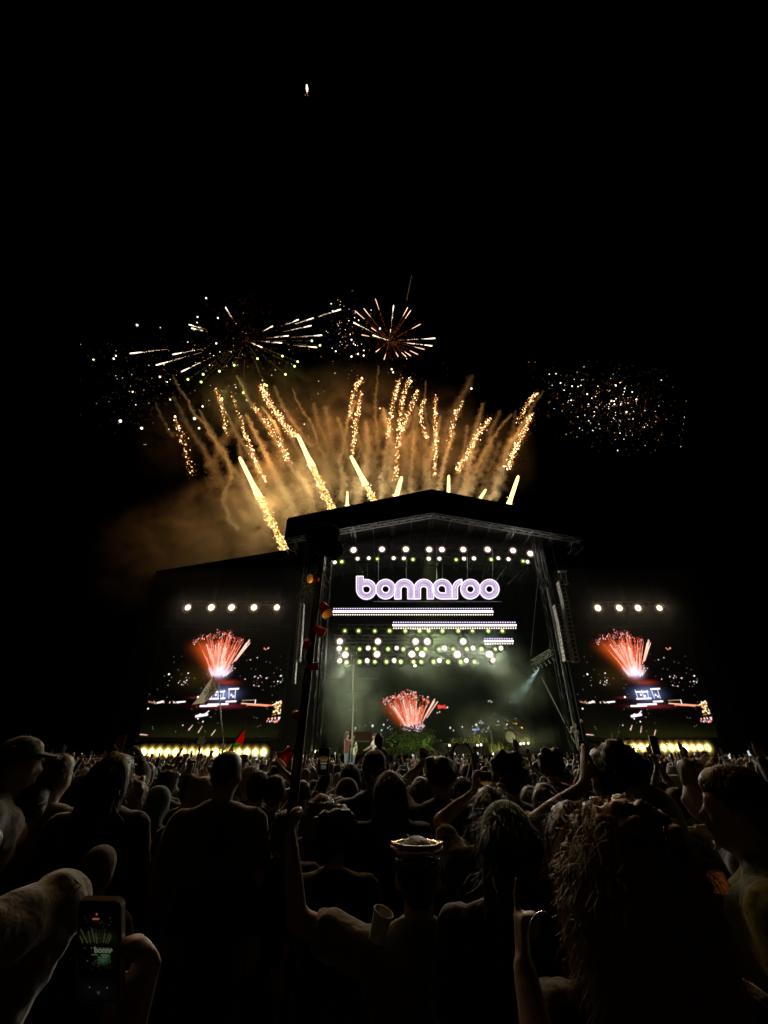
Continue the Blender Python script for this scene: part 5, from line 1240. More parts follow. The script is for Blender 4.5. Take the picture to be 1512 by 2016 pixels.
glow(pk, .5, .1, .5, .1, (.003, .003, .004)); dot(pk, .5, .075, 2.6, (.045, .045, .045)); dot(pk, .28, .13, .9, (.2, .22, .2)); dot(pk, .72, .13, .9, (.2, .22, .2))
pk *= .6
near = phone(199, 1868, 91, 'large phone held up close at the lower left, its dim screen filming the stage', 0, pk, .0745, .158, tilt=math.radians(27), yaw=math.radians(-3))
# sign lettering on its display: small word
fc = bpy.data.curves.new('word', 'FONT'); fc.body = 'bonna'; fc.size = .0125; fc.extrude = .0001; fc.align_x = 'CENTER'; fc.offset = .0004
fo = link(bpy.data.objects.new('t', fc)); dg = bpy.context.evaluated_depsgraph_get(); me = bpy.data.meshes.new_from_object(fo.evaluated_get(dg)); bpy.data.objects.remove(fo)
me.materials.clear(); me.materials.append(emit('screen_word', (.45, .62, .32), .17)); o = link(bpy.data.objects.new('screen_word', me), near); o.rotation_euler = (math.radians(90), 0, 0); o.location = (.009, -.0068, .0005)
phone(637, 1499, 23, 'phone held upright left of the two singers, dark picture', 0, stage_pic(60, 30, .25), .075, .155)
phone(957, 1541, 25, 'phone showing orange fireworks, held above the braided head', 0, stage_pic(60, 30, .45, .3), .085, .13)
phone(833, 1489, 15, 'small dark phone held above the messy hair at the centre', 0, None)
phone(1148, 1475, 15, 'small bright phone showing orange fireworks left of the right floor lamps', 0, stage_pic(60, 30, 1.6), .075, .15)
phone(1289, 1467, 16, 'dark phone silhouette raised in the gap of the right floor lamps', 0, None)
phone(376, 1515, 15, 'small pale phone raised under the left floor lamps', 0, stage_pic(60, 30, .12))
phone(76, 1512, 9, 'tiny bright phone right of the green cap', 0, stage_pic(40, 20, 1.5))
oc = canvas(44, 60)
for i in range(1500): dot(oc, rr.random(), rr.random(), .5, (rr.uniform(.06, .16), rr.uniform(.012, .045), .006))
phone(1405, 1738, 56, 'phone lying tilted with a dull orange picture, under the bent arm at the right', 8, oc, .095, .075, tilt=-.5)

# ------------------------------------------------------------------ totem pole with red cups
def PD(px, py, d): # at depth along the view axis
    v = (1008 - py) / FPX; return P(px, py, d * (COS - v * SIN))
B0 = PD(572, 1620, 1.95); T0 = PD(636, 1075, 2.35)
e = empty('totem_pole', B0); tag(e, 'tall thick black carried pole hung with red cups and a dark ball on top', 'pole')
t = MB(); lo_ = B0 + (B0 - T0).normalized() * .5
t.tube([lo_ - B0, V((0, 0, 0)), (T0 - B0)], [.024, .024, .016], 10); t.build('shaft', M['black_panel'], e, smooth=True)
cen = PD(641, 1062, 2.36) - B0
t = MB(); hb_ = MB(); hb_.ball(cen, .085, 14, 10, (1.0, .9, 1.15)); hb_.ball(cen + V((-.06, 0, .02)), .055, 10, 8); hb_.ball(cen + V((.05, 0, -.06)), .06, 10, 8)
bl_ = remesh(hb_, .012, 1)
nr_ = [v.normal.copy() for v in bl_.vertices]
for v, n0 in zip(bl_.vertices, nr_): v.co = v.co + n0 * mnoise.noise(v.co * 22) * .02
bl_.materials.append(M['black']); link(bpy.data.objects.new('dark_ball', bl_), e)
t = MB(); g0 = PD(610, 1180, 2.3) - B0
for k in range(90):
    a_ = PD(592 + R.random() * 50, 1158 + R.gauss(0, 18), 2.28 + R.uniform(-.05, .08)) - B0; t.tube([a_, a_ + V((R.gauss(0, .02), R.gauss(0, .02), R.gauss(-.01, .02)))], .0015, 3)
t.build('straw_tuft', CL['tan'], e).__setitem__('kind', 'stuff')
M['cup_red'] = translucent('cup_red', (.42, .01, .012), .5, rough=.35); M['cup_in'] = translucent('cup_inside', (.9, .5, .06), .4)
def cup(px, py, dirx, dirz, diry, size, lab, d):
    size *= .85; c = PD(px, py, d); ax = V((dirx, diry, dirz)).normalized(); L = size
    e2 = empty('red_cup', c); tag(e2, lab, 'cup', 'red cups tied to the black pole')
    t = MB(); t.tube([-ax * L * .5, -ax * L * .48, ax * L * .5], [L * .24, L * .31, L * .42], 18); t.build('cup_body', M['cup_red'], e2, smooth=True)
    t = MB(); t.tube([ax * L * .505, ax * L * .52], [L * .40, L * .30], 18); t.build('cup_mouth', M['cup_in'], e2)
    t = MB(); n_ = 18; a1 = ax.orthogonal().normalized(); a2 = ax.cross(a1); t.tube([ax * L * .51 + (a1 * math.cos(2 * math.pi * i / n_) + a2 * math.sin(2 * math.pi * i / n_)) * L * .42 for i in range(n_ + 1)], L * .03, 5, cap=False); t.build('rim', CL['white'] if size > .0 else M['cup_in'], e2)
    pole = B0.lerp(T0, max(0, min(1, (1620 - py) / 545))); t = MB(); t.tube([V((0, 0, 0)), pole - c], .002, 4); t.build('string', CL['tan'], e2)
    return c
cups = [cup(618, 1140, -.9, -.25, -1.1, .062, 'topmost red cup, its yellow mouth facing the viewer', 2.25), cup(639, 1199, .5, -.75, -.35, .082, 'red cup second from the top, opening down right with a yellow rim', 2.25),
        cup(629, 1242, .85, -.45, .1, .072, 'third red cup down, tilted to the right with a pale rim', 2.2), cup(604, 1268, -.1, .5, 1.0, .062, 'fourth red cup down, a round red base seen from behind', 2.15),
        cup(616, 1312, .9, .1, .2, .055, 'fifth small red cup half hidden by the pole', 2.15), cup(582, 1408, -.1, .3, 1, .055, 'dim red cup beside the stage corner', 2.05), cup(564, 1487, -.5, -.75, -.35, .082, 'lowest red cup beside the crowd with a yellow rim', 2.0)]
lamp('added_cup_fill', 'POINT', PD(608, 1148, 2.2), .035, (1, .62, .15), None, .01); lamp('added_cup_fill', 'POINT', PD(640, 1220, 2.2), .02, (1, .5, .2), None, .01)  # added point lights that brighten the cups, the cups themselves give none
lamp('added_cup_fill', 'POINT', PD(612, 1262, 2.0), .02, (1, .4, .2), None, .01); lamp('added_cup_fill', 'POINT', PD(560, 1512, 1.9), .03, (1, .6, .2), None, .01)
# twisted beaded ropes hanging along the pole
for pts, lab in (([(603, 1330), (598, 1375), (592, 1412), (586, 1450), (578, 1462)], 'beaded pale rope left of the pole near the left screen edge'), ([(601, 1282), (602, 1302), (604, 1318)], 'short knotted white string under the fourth red cup')):
    w3 = [PD(x, y, 2.12) for x, y in pts]; o_ = w3[0].copy(); t = MB()
    for k in range(len(w3) - 1):
        n_ = max(3, int((w3[k + 1] - w3[k]).length / .008))
        for i in range(n_):
            a_ = i * .9; q = w3[k].lerp(w3[k + 1], i / n_) - o_ + V((math.cos(a_) * .0045, 0, 0)); t.ball(q, .0036, 5, 4)
    o = t.build('beaded_rope', CL['white']); o.location = o_; tag(o, lab, 'rope')

# ------------------------------------------------------------------ flags and signs carried in the crowd
F0 = PD(440, 1470, 9.0); F1 = PD(430, 1345, 9.3)
e = empty('flag_on_pole', F0); tag(e, 'cream triangular flag with dark lettering on a thin pole before the left screen', 'flag')
t = MB(); t.tube([V((0, 0, -F0.z + 1.2)), V((0, 0, 0)), F1 - F0], .014, 6); t.build('pole', M['rafter'], e)
M['flagc'] = translucent('flag_cream', (.72, .64, .46)); M['flagd'] = translucent('flag_back', (.6, .54, .40), .5)
fa, fb_, fc_, fd = [PD(x, y, d) - F0 for x, y, d in ((421, 1330, 9.3), (379, 1388, 9.15), (404, 1382, 9.0), (426.5, 1361, 9.3))]
fm = PD(414, 1352, 9.1) - F0
def cloth(quad, nm, m, par, nu=10, nv=10, amp=.03):
    """four corners, small waves, real thickness"""
    a, b, c, d = quad; q = MB(); nrm = (b - a).cross(d - a); nrm = nrm.normalized() if nrm.length else V((0, 1, 0)); g_ = []
    for k in (0, 1):
        for i in range(nu + 1):
            for j in range(nv + 1):
                u, v = i / nu, j / nv; p = (a * (1 - u) + b * u) * (1 - v) + (d * (1 - u) + c * u) * v
                p = p + nrm * (amp * math.sin(u * 7 + v * 3) * u + (.003 if k else 0)); q.v.append(tuple(p))
    N = (nu + 1) * (nv + 1)
    for i in range(nu):
        for j in range(nv):
            x = i * (nv + 1) + j; q.f.append((x, x + 1, x + nv + 2, x + nv + 1)); q.f.append((N + x, N + x + nv + 1, N + x + nv + 2, N + x + 1)); q.mi += [0, 0]
    return q.build(nm, m, par, smooth=True)
cloth((fa, fm, fc_, fd), 'front_panel', M['flagc'], e); cloth((fa, fb_, PD(402, 1384, 9.0) - F0, fm), 'back_panel', M['flagd'], e, amp=.02)
fcu = bpy.data.curves.new('word', 'FONT'); fcu.body = 'pickle'; fcu.size = .17; fcu.extrude = .002; fcu.align_x = 'CENTER'
fo = link(bpy.data.objects.new('t', fcu)); dg = bpy.context.evaluated_depsgraph_get(); me = bpy.data.meshes.new_from_object(fo.evaluated_get(dg)); bpy.data.objects.remove(fo)
me.materials.clear(); me.materials.append(CL['black']); o = link(bpy.data.objects.new('lettering', me), e); o.scale = (-.72, 1, 1); o.rotation_euler = (math.radians(90), math.radians(-33), 0); o.location = PD(416, 1361, 8.93) - F0

G0 = PD(446, 1490, 7.5); G1 = PD(485, 1421, 7.9)
e = empty('flag_on_pole', G0); tag(e, 'furled flag in red, green and black on a slanting stick over the shaved man', 'flag')
t = MB(); t.tube([V((-.35, -.2, -.7)), V((0, 0, 0)), G1 - G0], .010, 6); t.build('pole', M['rafter'], e)
def g_(x, y): return PD(x, y, 7.8) - G0
M['flag_red'] = translucent('flag_red', (.9, .06, .02), .75); M['flag_green'] = translucent('flag_green', (.14, .6, .08), .75); M['flag_yel'] = translucent('flag_yellow', (.7, .6, .15), .7)
cloth((g_(482, 1436), g_(464, 1461), g_(478, 1466), g_(480, 1452)), 'red_field', M['flag_red'], e, 6, 6, .015)
cloth((g_(464, 1461), g_(457, 1472), g_(471, 1469), g_(473, 1464.5)), 'green_stripe', M['flag_green'], e, 6, 6, .015)
cloth((g_(481, 1434), g_(446, 1482), g_(450, 1484), g_(464, 1461)), 'black_stripe', CL['black'], e, 6, 6, .015)
cloth((g_(454, 1473), g_(443, 1488), g_(448, 1489), g_(458, 1473)), 'yellow_edge', M['flag_yel'], e, 6, 6, .01)
q0 = PD(236, 1462, 6.0); e = empty('card_sign', q0); tag(e, 'small brown card held up on a stick at the left', 'sign')
t = MB(); t.box((0, 0, 0), (.13, .008, .20)); t.build('card', mat('brown_card', (.20, .09, .035), .8, var=.3, scale=12), e); t = MB(); t.tube([(0, .01, -.1), (.02, .02, -.55)], .008, 6); t.build('stick', CL['brown'], e)
# thin lit pole with cross arm in front of the stage
C0 = PD(694, 1490, 14); C1 = PD(697, 1298, 15.6)
e = empty('cross_pole', V((C0.x, C0.y, 0))); tag(e, 'tall thin cross shaped pole with wires standing in the crowd before the stage', 'pole')
o_ = e.location; M['dimpole'] = mat('dim_pole', (.20, .20, .15), .6, var=.2, scale=3)
t = MB(); t.tube([V((0, 0, 0)), C1 - o_], [.035, .028], 8); t.build('upright', M['dimpole'], e)
t = MB(); t.tube([PD(640, 1338, 15.3) - o_, PD(696, 1334, 15.3) - o_, PD(744, 1337, 15.3) - o_], .014, 6); t.tube([PD(680, 1362, 15.1) - o_, PD(712, 1360, 15.1) - o_], .012, 6); t.build('cross_arm', M['dimpole'], e)
t = MB()
for x in (690.5, 701): t.tube([PD(x, 1285, 15.6) - o_, PD(x, 1308, 15.6) - o_], .025, 6)
t.tube([PD(683, 1308, 15.6) - o_, PD(711, 1308, 15.6) - o_], .014, 6); t.build('twin_tips', M['chrome'], e)
# lit ornament on a stick
for (x, y, dd, lab) in ((438, 1472, 8.5, 'woven ball ornament on a stick at the foot of the cream flag pole'), (397, 1458, 8.2, 'sparkling streamer stick left of the flags')):
    q0 = PD(x, y, dd); t = MB()
    for i in range(26): a_ = V((R.gauss(0, 1), R.gauss(0, 1), R.gauss(0, 1))).normalized() * .075; b_ = V((R.gauss(0, 1), R.gauss(0, 1), R.gauss(0, 1))).normalized() * .075; t.tube([a_, b_], .004, 4)
    t.tube([V((0, 0, 0)), V((.03, 0, -.9))], .007, 5); o = t.build('ornament_stick', CL['white']); o.location = q0; tag(o, lab, 'ornament')

# ------------------------------------------------------------------ small things on the people
q0 = PD(753, 1812, 1.42); e = empty('paper_cup', q0); tag(e, 'open white paper cup held near the left shoulder of the gold visor', 'cup')
t = MB(); t.tube([V((-.022, .01, -.05)), V((.004, -.004, .022))], [.024, .033], 20, cap=False); t.build('wall', CL['white'], e, smooth=True)
t = MB(); n_ = 22; ax = V((.026, -.014, .072)).normalized(); a1 = ax.orthogonal().normalized(); a2 = ax.cross(a1); t.tube([V((.004, -.004, .022)) + (a1 * math.cos(6.2832 * i / n_) + a2 * math.sin(6.2832 * i / n_)) * .033 for i in range(n_ + 1)], .0028, 6, cap=False); t.build('rolled_rim', CL['white'], e, smooth=True)
t = MB(); t.tube([V((-.012, .006, -.02)), V((-.010, .005, -.016))], [.028, .028], 18); t.build('drink', CL['maroon'], e)
q0 = PD(914, 1868, 1.42); t = MB(); t.tube([V((.006, 0, .025)), V((0, 0, 0)), V((-.012, .0, -.06))], [.004, .006, .003], 8); o = t.build('shoulder_pin', mat('teal_metal', (.15, .45, .42), .2, .7, var=.3, scale=40)); o.location = q0; tag(o, 'small shiny teal strap clip on the right shoulder below the gold visor', 'clip')
q0 = PD(1078, 1868, .80); t = MB(); t.tube([V((.035 * math.cos(a_), 0, .052 * math.sin(a_))) for a_ in [1.3 + 2.6 * i / 18 for i in range(19)]], .0014, 6); o = t.build('hoop_earring', M['chrome']); o.location = q0; tag(o, 'thin metal hoop earring beside the blond curls', 'earring')
q0 = PD(146, 1748, .97)
fcu = bpy.data.curves.new('word', 'FONT'); fcu.body = 'TI'; fcu.size = .028; fcu.extrude = .0006
fo = link(bpy.data.objects.new('t', fcu)); dg = bpy.context.evaluated_depsgraph_get(); me = bpy.data.meshes.new_from_object(fo.evaluated_get(dg)); bpy.data.objects.remove(fo)
me.materials.clear(); me.materials.append(CL['maroon']); o = link(bpy.data.objects.new('sleeve_print', me)); o.rotation_euler = (math.radians(70), math.radians(12), math.radians(-14)); o.location = q0 
SLEEVE = o

# ------------------------------------------------------------------ stage dressing
def leaf_cloud(mb, n, shape, size, rng=R):
    for i in range(n):
        p = shape(); d = V((rng.gauss(0, 1), rng.gauss(0, 1), rng.gauss(0, .8))).normalized(); s2_ = d.orthogonal().normalized(); L = size * rng.uniform(.6, 1.3)
        mb.add([p - s2_ * L * .35, p + d * L * .5 , p + s2_ * L * .35, p - d * L * .5], [(0, 1, 2, 3)])
mound_c = P(812, 1478, 47.5)
def dome():
    while True:
        x, y, z = R.uniform(-1, 1), R.uniform(-1, 1), R.random()
        if x * x + y * y + z * z < 1 and x * x + y * y + z * z > .35: break
    bump = 1 + .25 * mnoise.noise(V((x * 3, y * 3, z * 3)))
    return V((x * 3.0 * bump, y * 1.6, z * 2.45 * bump))
t = MB(); leaf_cloud(t, 5200, dome, .17); core = MB(); core.ball(V((0, 0, 0)), 1.0, 14, 10, (2.5, 1.3, 2.0))
e = empty('plant_mound', V((mound_c.x, 47.5, 1.9))); tag(e, 'rounded leafy green hill of plants under the red fountain on stage', 'plants')
t.build('leaves', M['leaf'], e).__setitem__('kind', 'stuff'); core.build('inner_bush', M['leaf'], e)
def reeds(px0, px1, py_top, Y, zb, n, lab, m='leaf2', star=False):
    a, b = P(px0, 1470, Y), P(px1, 1470, Y); zt = P((px0 + px1) / 2, py_top, Y).z; o_ = V(((a.x + b.x) / 2, Y, zb)); t = MB()
    for i in range(n):
        x = R.uniform(a.x, b.x) - o_.x; y = R.uniform(-.5, .5); h = (zt - zb) * R.uniform(.5, 1.05) * (1 - .25 * abs(2 * x / (b.x - a.x + .01)))
        w_ = R.uniform(.03, .07); lx, ly = R.gauss(0, .12) * h, R.gauss(0, .08) * h
        p = [V((x, y, 0)), V((x + lx * .4, y + ly * .4, h * .6)), V((x + lx, y + ly, h))]; sd_ = V((w_, R.uniform(-.03, .03), 0))
        t.add([p[0] - sd_, p[0] + sd_, p[1] + sd_, p[1] - sd_, p[2]], [(0, 1, 2, 3), (3, 2, 4)])
    e = t.build('reed_clump', M[m]); e.location = o_; tag(e, lab, 'plants', 'reeds and grasses on the stage'); 
rd = [(662, 700, 1462, 42.3, 1.85, 110, 'reeds at the left end of the stage behind the two singers'), (700, 735, 1462, 42.2, 1.85, 120, 'yellow green reeds between the two singers and the white shirt'), (755, 800, 1470, 41.6, 1.85, 130, 'low reeds along the stage edge right of the white shirt'),
      (800, 870, 1479, 41.4, 1.85, 160, 'low grass edging before the leafy hill'), (870, 960, 1481, 41.4, 1.85, 170, 'low dark grass along the riser centre'), (886, 925, 1449, 47.2, 2.85, 60, 'small reed tuft behind the heart shaped hands'),
      (925, 962, 1443, 47.2, 2.85, 130, 'tall reed bed left of the amplifier'), (963, 997, 1452, 42.5, 1.85, 120, 'yellow lit reeds before the amplifier'), (1018, 1050, 1441, 47.2, 2.85, 110, 'reeds right of the drum kit'), (1045, 1072, 1459, 46.5, 2.85, 60, 'short pale plants at the right end of the riser'),
      (1000, 1060, 1481, 41.6, 1.85, 90, 'dark low grass before the right half of the riser'), (640, 670, 1470, 44, 1.85, 60, 'thin dark reeds at the far left of the stage')]
for r_ in rd: reeds(*r_)
for (x, y, Y, lab) in ((708, 1478, 41.9, 'left'), (766, 1479, 41.5, 'middle'), (794, 1478, 41.5, 'right')):
    q0 = P(x, y, Y); t = MB()
    for k in range(7):
        a_ = 6.283 * k / 7 + .3; d = V((math.cos(a_), R.gauss(0, .2), math.sin(a_) + .35)).normalized() * R.uniform(.22, .34); s2_ = V((-d.z, 0, d.x)) * .22; t.add([V((0, 0, 0)), d * .5 + s2_ * .5, d, d * .5 - s2_ * .5], [(0, 1, 2, 3)])
    t.tube([V((0, 0, 0)), V((0, 0, -q0.z + 1.8))], .02, 4); o = t.build('star_plant', mat('pale_plant_' + lab, (.22, .24, .10), .7, var=.2)); o.location = q0; tag(o, 'pale star shaped plant at the stage edge, %s one of three' % lab, 'plant', 'pale plants at the stage edge')
# upright piano / brown cabinet
q0 = P(706, 1461, 44.0); e = empty('piano', q0); tag(e, 'brown wooden keyboard cabinet between the singers and the white shirt', 'piano')
t = MB(); t.box((0, 0, .45), (2.3, .8, .75)); t.build('cabinet', M['wood'], e)
t = MB(); t.box((0, -.35, .05), (2.0, .35, .08)); t.build('keys', CL['white'], e); t = MB()
for x in (-1.05, 1.05): t.box((x, 0, -.55), (.12, .6, 1.3))
t.build('side_panels', M['wood'], e)
# amplifier
q0 = P(979, 1463, 47.2); e = empty('amplifier', V((q0.x, 47.2, 2.85))); tag(e, 'dark amplifier stack with a head on top left of the drum kit', 'amplifier')
t = MB(); t.box((0, 0, .55), (1.0, .6, 1.1)); t.build('cabinet', CL['brown'], e); t = MB(); t.box((0, 0, 1.30), (1.15, .45, .36)); t.build('amp_head', M['wood'], e); t = MB(); t.box((0, -.32, .58), (.75, .04, .85)); t.build('grille', M['black_panel'], e)
# drum kit
q0 = P(1004, 1463, 47.0); e = empty('drum_kit', V((q0.x, 47.0, 2.85))); tag(e, 'drum kit with pale bass drum and cymbals on the riser', 'drums')
def drum(c, r, l, nm, axis=V((0, 1, 0))):
    t = MB(); c = V(c); t.tube([c - axis * l / 2, c + axis * l / 2], r, 22); o = t.build(nm, M['wood'], e); t = MB(); t.tube([c - axis * (l / 2 + .012), c - axis * (l / 2 + .004)], r * .94, 22); t.build('drum_head', M['white_skin'], o); t = MB()
    a1 = axis.orthogonal().normalized(); a2 = axis.cross(a1); t.tube([c - axis * l / 2 + (a1 * math.cos(6.2832 * i / 22) + a2 * math.sin(6.2832 * i / 22)) * r for i in range(23)], .02, 5, cap=False); t.build('hoop', M['chrome'], o)
drum((0, -.2, .50), .50, .5, 'bass_drum'); drum((-.30, 0, 1.15), .2, .25, 'tom', V((0, .5, -.85)).normalized()); drum((.28, 0, 1.18), .2, .25, 'tom', V((0, .5, -.85)).normalized()); drum((.85, .2, .65), .3, .45, 'floor_tom', V((0, .1, -1)).normalized()); drum((-.75, .1, .78), .22, .18, 'snare', V((0, .1, -1)).normalized())
for i, (x, z, r) in enumerate(((-.95, 1.65, .32), (-.1, 1.75, .26), (.8, 1.8, .35), (1.35, 1.45, .34))):
    t = MB(); t.tube([V((x, .1, z)), V((x, .09, z + .012)), V((x, .085, z + .05))], [r, r * .98, .04], 20); t.build('cymbal', M['gold'], e)
    t = MB(); t.tube([V((x, .1, z)), V((x, .12, 0))], .018, 5)
    for a_ in (0, 2.1, 4.2): t.tube([V((x, .12, .35)), V((x + .3 * math.cos(a_), .12 + .3 * math.sin(a_), 0))], .012, 4)
    t.build('cymbal_stand', M['chrome'], e)
for i, (x, y, Y, w_, lab) in enumerate(((622, 1480, 42, .0, 'left of two small white lights at the left stage corner'), (627.5, 1480, 42, .0, 'right of two small white lights at the left stage corner'), (885, 1467.5, 46.2, 0, 'small warm light on the riser left of the heart shaped hands'),
        (940, 1467.5, 46.2, 0, 'left light of the pair before the tall reed bed'), (947, 1466.5, 46.2, 0, 'right light of the pair before the tall reed bed'), (1025, 1464.5, 46, 0, 'left light of three right of the drum kit'), (1031, 1463.5, 46, 0, 'middle light of three right of the drum kit'),
        (1040, 1463, 46, 0, 'right light of three right of the drum kit'), (972, 1484.5, 41.8, 0, 'left footlight below the amplifier'), (983, 1484.5, 41.8, 0, 'right footlight below the amplifier'))):
    q0 = P(x, y, Y); e = empty('small_light', q0); tag(e, lab, 'stage light', 'small lights standing on the stage')
    t = MB(); t.box((0, .12, -.02), (.26, .16, .22)); t.build('housing', M['housing'], e); t = MB(); t.ball((0, 0, 0), .11, 10, 6); t.build('lens', E['bulb'] if 'bulb' in E else E.setdefault('bulb', emit('small_bulb', (1, .92, .6), 2.2)), e)
    lamp('glow', 'POINT', q0 + V((0, -.25, .1)), 14 if Y < 45 else 9, (1, .85, .45), e, .05)

# performers on the stage
def performer(px, py_top, Y, label, base=1.12, **k):
    p = P(px, py_top, Y); s = (p.z - base) / 1.775; k.setdefault('voxel', .022); k.setdefault('nstr', 60); k.setdefault('sw', .01)
    o = person(V((p.x, Y, 1.85)), s, label=label, group=None, **k); o.location.z = base; return o
performer(684, 1442, 21.3, 'singer in a brown jacket and hat at the microphone, turned right', yaw=math.radians(-100), shirt='maroon', legs='denim', sleeve='long', hat='cowboy', hatcol='tan', hair='long', hcol='brown', arms={'R': ((.05, .30, 1.52), (.5, 0, -1)), 'L': ((-.2, .28, 1.25), (-.5, 0, -1))}, skin=0)
performer(694, 1449, 21.7, 'singer in a pale mint top and blue jeans beside the brown jacket', yaw=math.radians(150), shirt='mint', legs='denim', sleeve='short', hair='long', hcol='brown', arms={'R': ((.0, .22, 1.52), (.5, 0, -1))}, skin=0)
performer(737, 1444, 21.4, 'performer in a white shirt standing apart, facing left with arms forward', yaw=math.radians(95), shirt='white', legs='dark', sleeve='short', hair='short', hcol='brown', arms={'L': ((-.12, .42, 1.05), (-.4, -.5, -1)), 'R': ((.12, .42, 1.08), (.4, -.5, -1))}, skin=0)
performer(661, 1464, 43.5, 'dim figure standing still at the left stage corner', base=1.85, yaw=1.0, shirt='black', hair='short')
lamp('unseen_front_spot', 'SPOT', (-9, -38, 15), 60000, (1, .93, .75), None, .2, PD(405, 1360, 9.1), 1.5, .5)  # added unseen spot from behind the camera, brightens the cream flag
lamp('unseen_front_spot', 'SPOT', (-9, -38, 15), 150000, (1, .95, .78), None, .2, P(711, 1462, 21.4), 3.6, .5)  # front spot on the performers, its lamp unseen behind the camera
lamp('added_plant_wash', 'SPOT', P(845, 1080, 41.2), 24000, (.80, 1, .35), None, .3, P(850, 1465, 46.5), 40, .8)  # added green wash to brighten the stage plants, its lamp is unseen

# ------------------------------------------------------------------ the rest of the crowd
VAR = []
LR = random.Random(21)
AR = [({}, ('relaxed', 'relaxed'), 'arms down'), ({'R': ((.22, .18, 1.95), (1, 0, -.4), (0, 1, 0), (0, 0, 1))}, ('relaxed', 'open'), 'right hand raised'), ({'L': ((-.16, .30, 1.86), (-1, 0, -.6), (0, 1, 0), (0, .1, 1))}, ('hold', 'relaxed'), 'left hand raised'),
      ({'L': ((-.22, .15, 1.93), (-1, 0, -.3), (0, 1, 0), (0, 0, 1)), 'R': ((.24, .12, 1.95), (1, 0, -.3), (0, 1, 0), (0, 0, 1))}, ('fist', 'open'), 'both hands raised')]
HP = [('short', None, 'short hair', .0), ('long', None, 'long hair', 0), ('messy', None, 'tousled hair', 0), ('short', 'cap', 'a cap', 0), ('curly', None, 'curly hair', 0), ('bun', None, 'a hair bun', 0), ('buzz', 'bucket', 'a sun hat', 0)]
vi = 0
for hi, (hr, ht, hn, _) in enumerate(HP):
    for ai in ((0, 1) if hi % 2 else (0, 2, 3) if hi % 3 == 0 else (0, 2)):
        ar, hd, an = AR[ai]; col = ['dark', 'grey', 'cream', 'maroon', 'black', 'olive', 'navy', 'white', 'tan'][vi % 9]; vi += 1
        o = person(V((0, 0, -50)), 1, 0, ar, hair=hr, hat=ht, hatcol=['dark', 'white', 'teal'][vi % 3], hcol=['black', 'brown', 'amber', 'brown'][vi % 4], shirt=col, skin=vi % 4, sleeve=['short', 'long', 'none'][vi % 3], hands=hd, voxel=.030, nstr=160, sw=.005, label='x')
        VAR.append((o, hn, col, an))
taken = [(o.location.x, o.location.y) for o in sc.objects if o.name.startswith('person') and o.location.z > -1 and o.location.z < .5]
def zone(x, Y):
    u = 756 + x * FPX / (Y * COS)
    return ('before the left video screen' if u < 540 else 'before the stage' if u < 1130 else 'before the right video screen') if Y > 8 else ('in the left part' if u < 540 else 'in the middle' if u < 1130 else 'in the right part')
used = set(); spots_ = []
Yr = 3.3
while Yr < 39:
    half = (Yr * .872 + .2) * 756 / 850 + .4; x = -half + LR.uniform(0, .5)
    while x < half:
        yy = Yr + LR.uniform(-.22, .22); spots_.append((x, yy)); x += LR.uniform(.50, .85) if Yr < 14 else LR.uniform(.55, .95)
    Yr += .62 if Yr < 14 else .8
cnt = 0; massv = MB()
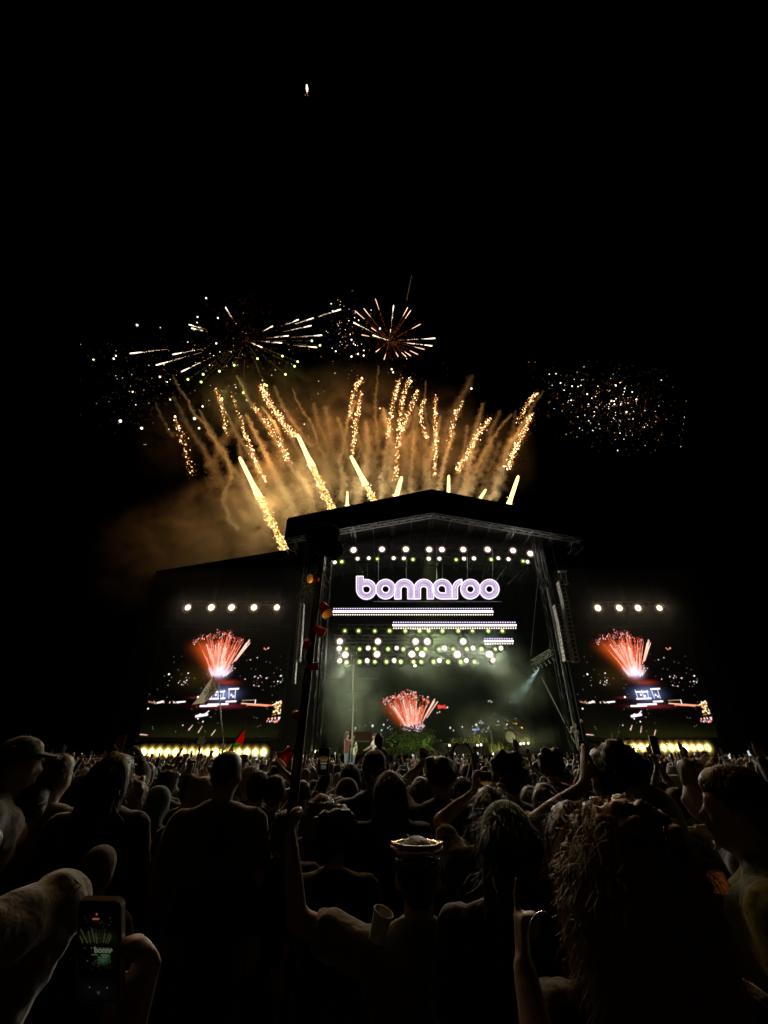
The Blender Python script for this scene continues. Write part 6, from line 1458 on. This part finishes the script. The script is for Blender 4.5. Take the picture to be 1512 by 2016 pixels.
for (x, y) in spots_:
    if any((x - a_) ** 2 + (y - b_) ** 2 < .17 for a_, b_ in taken): continue
    if y > 38.2 and abs(x - XC) < 40: continue
    if -3.6 < x < 1.6 and y > 19.4: continue
    hgt = LR.gauss(.93, .04); hgt = max(.84, min(1.0, hgt))
    if cnt < 250 and LR.random() < .9:
        # hands up get more common toward the stage
        cand = [v for v in VAR if (v[3] != 'arms down') == (LR.random() < .22)] or VAR
        o, hn, col, an = LR.choice(cand); first = o.name not in used and o.location.z < -1
        p = o if first else copy_tree(o); used.add(o.name)
        p.location = (x, y, 0); p.scale = (hgt,) * 3; p.rotation_euler = (0, 0, LR.gauss(0, .25))
        u_ = 756 + x * FPX / (y * COS); zs_ = [(250, 'below the left lamp end'), (420, 'below the cream flag'), (530, 'below the red flag'), (620, 'beside the black pole'), (720, 'below the two singers'), (790, 'below the white shirt'), (860, 'below the leafy hill'), (960, 'below the heart hands'), (1050, 'below the drum kit'), (1180, 'below the right stage leg'), (1300, 'below the right lamps'), (1400, 'below the right lamp end'), (9999, 'near the right edge')]
        zn = next(n_ for lim, n_ in zs_ if u_ < lim)
        if u_ < 60: zn = 'near the left edge'
        ds = 'near' if y < 5.5 else 'midway' if y < 8.5 else 'distant'
        p['label'] = 'person with %s, %s shirt, %s, %s %s' % (hn, {'cream': 'pale', 'dark': 'charcoal'}.get(col, col), an, ds, zn)
        p['category'] = 'person'; p['group'] = 'people standing in the crowd'; cnt += 1; taken.append((x, y))
    else:
        z = 1.62 * hgt; c_ = V((x, y, z)); massv.cur = LR.choice([0, 0, 0, 1])
        massv.ball(c_, .105 * LR.uniform(.9, 1.15), 7, 5, (.85, 1, 1.1)); massv.cur = LR.choice([2, 2, 3, 4]); b0 = massv
        massv.tube([c_ + V((0, 0, -.12)), c_ + V((0, 0, -.20)), c_ + V((0, 0, -.45)), V((x, y, .7))], [.05, .19, .2, .15], 7)
        if LR.random() < .28:
            massv.cur = 1; sd = LR.choice([-1, 1]); e1 = c_ + V((sd * .24, .02, -.05)); w1 = e1 + V((-sd * LR.uniform(-.05, .12), .05, LR.uniform(.18, .34)))
            massv.tube([c_ + V((sd * .19, 0, -.24)), e1, w1], [.045, .04, .03], 5); massv.ball(w1 + V((0, 0, .06)), .05, 6, 4, (.9, .5, 1.4))
            if LR.random() < .25: massv.cur = LR.choice([5, 5, 6]); massv.box(w1 + V((0, -.03, .12)), (.075, .01, .14))
o = massv.build('crowd', [HA['brown'], SK[0], CL['black'], CL['grey'], CL['cream'], M['glass'], emit('tiny_phone_screen', (.85, .9, 1), .7)], smooth=True); tag(o, 'distant packed crowd reaching to the foot of the stage', kind='stuff')
for v in VAR:
    if v[0].location.z < -1:
        for ch in list(v[0].children): bpy.data.objects.remove(ch)
        bpy.data.objects.remove(v[0])
# sleeve print belongs to the raised cream sleeve
bpy.context.view_layer.update()
SLEEVE.hide_viewport = True
dg = bpy.context.evaluated_depsgraph_get(); cd = V((0, 0, CAMZ)); hit = sc.ray_cast(dg, cd, (P(128, 1752, 1.0) - cd).normalized())
if hit[0] and hit[4].parent == o2:
    nz_ = (hit[2] + (cd - hit[1]).normalized()).normalized(); xx = V((.85, .1, -.45)); xx = (xx - nz_ * xx.dot(nz_)).normalized(); yy = nz_.cross(xx)
    m_ = Matrix((xx, yy, nz_)).transposed().to_4x4(); m_.translation = hit[1] + nz_ * .009; SLEEVE.matrix_world = m_
SLEEVE.hide_viewport = False; bpy.context.view_layer.update()
mw = o2.matrix_world.inverted(); SLEEVE.parent = o2; SLEEVE.matrix_parent_inverse = mw
bpy.data.scenes.remove(WSC)
print('DBG', DBG, 'individuals', cnt, 'spots', len(spots_))
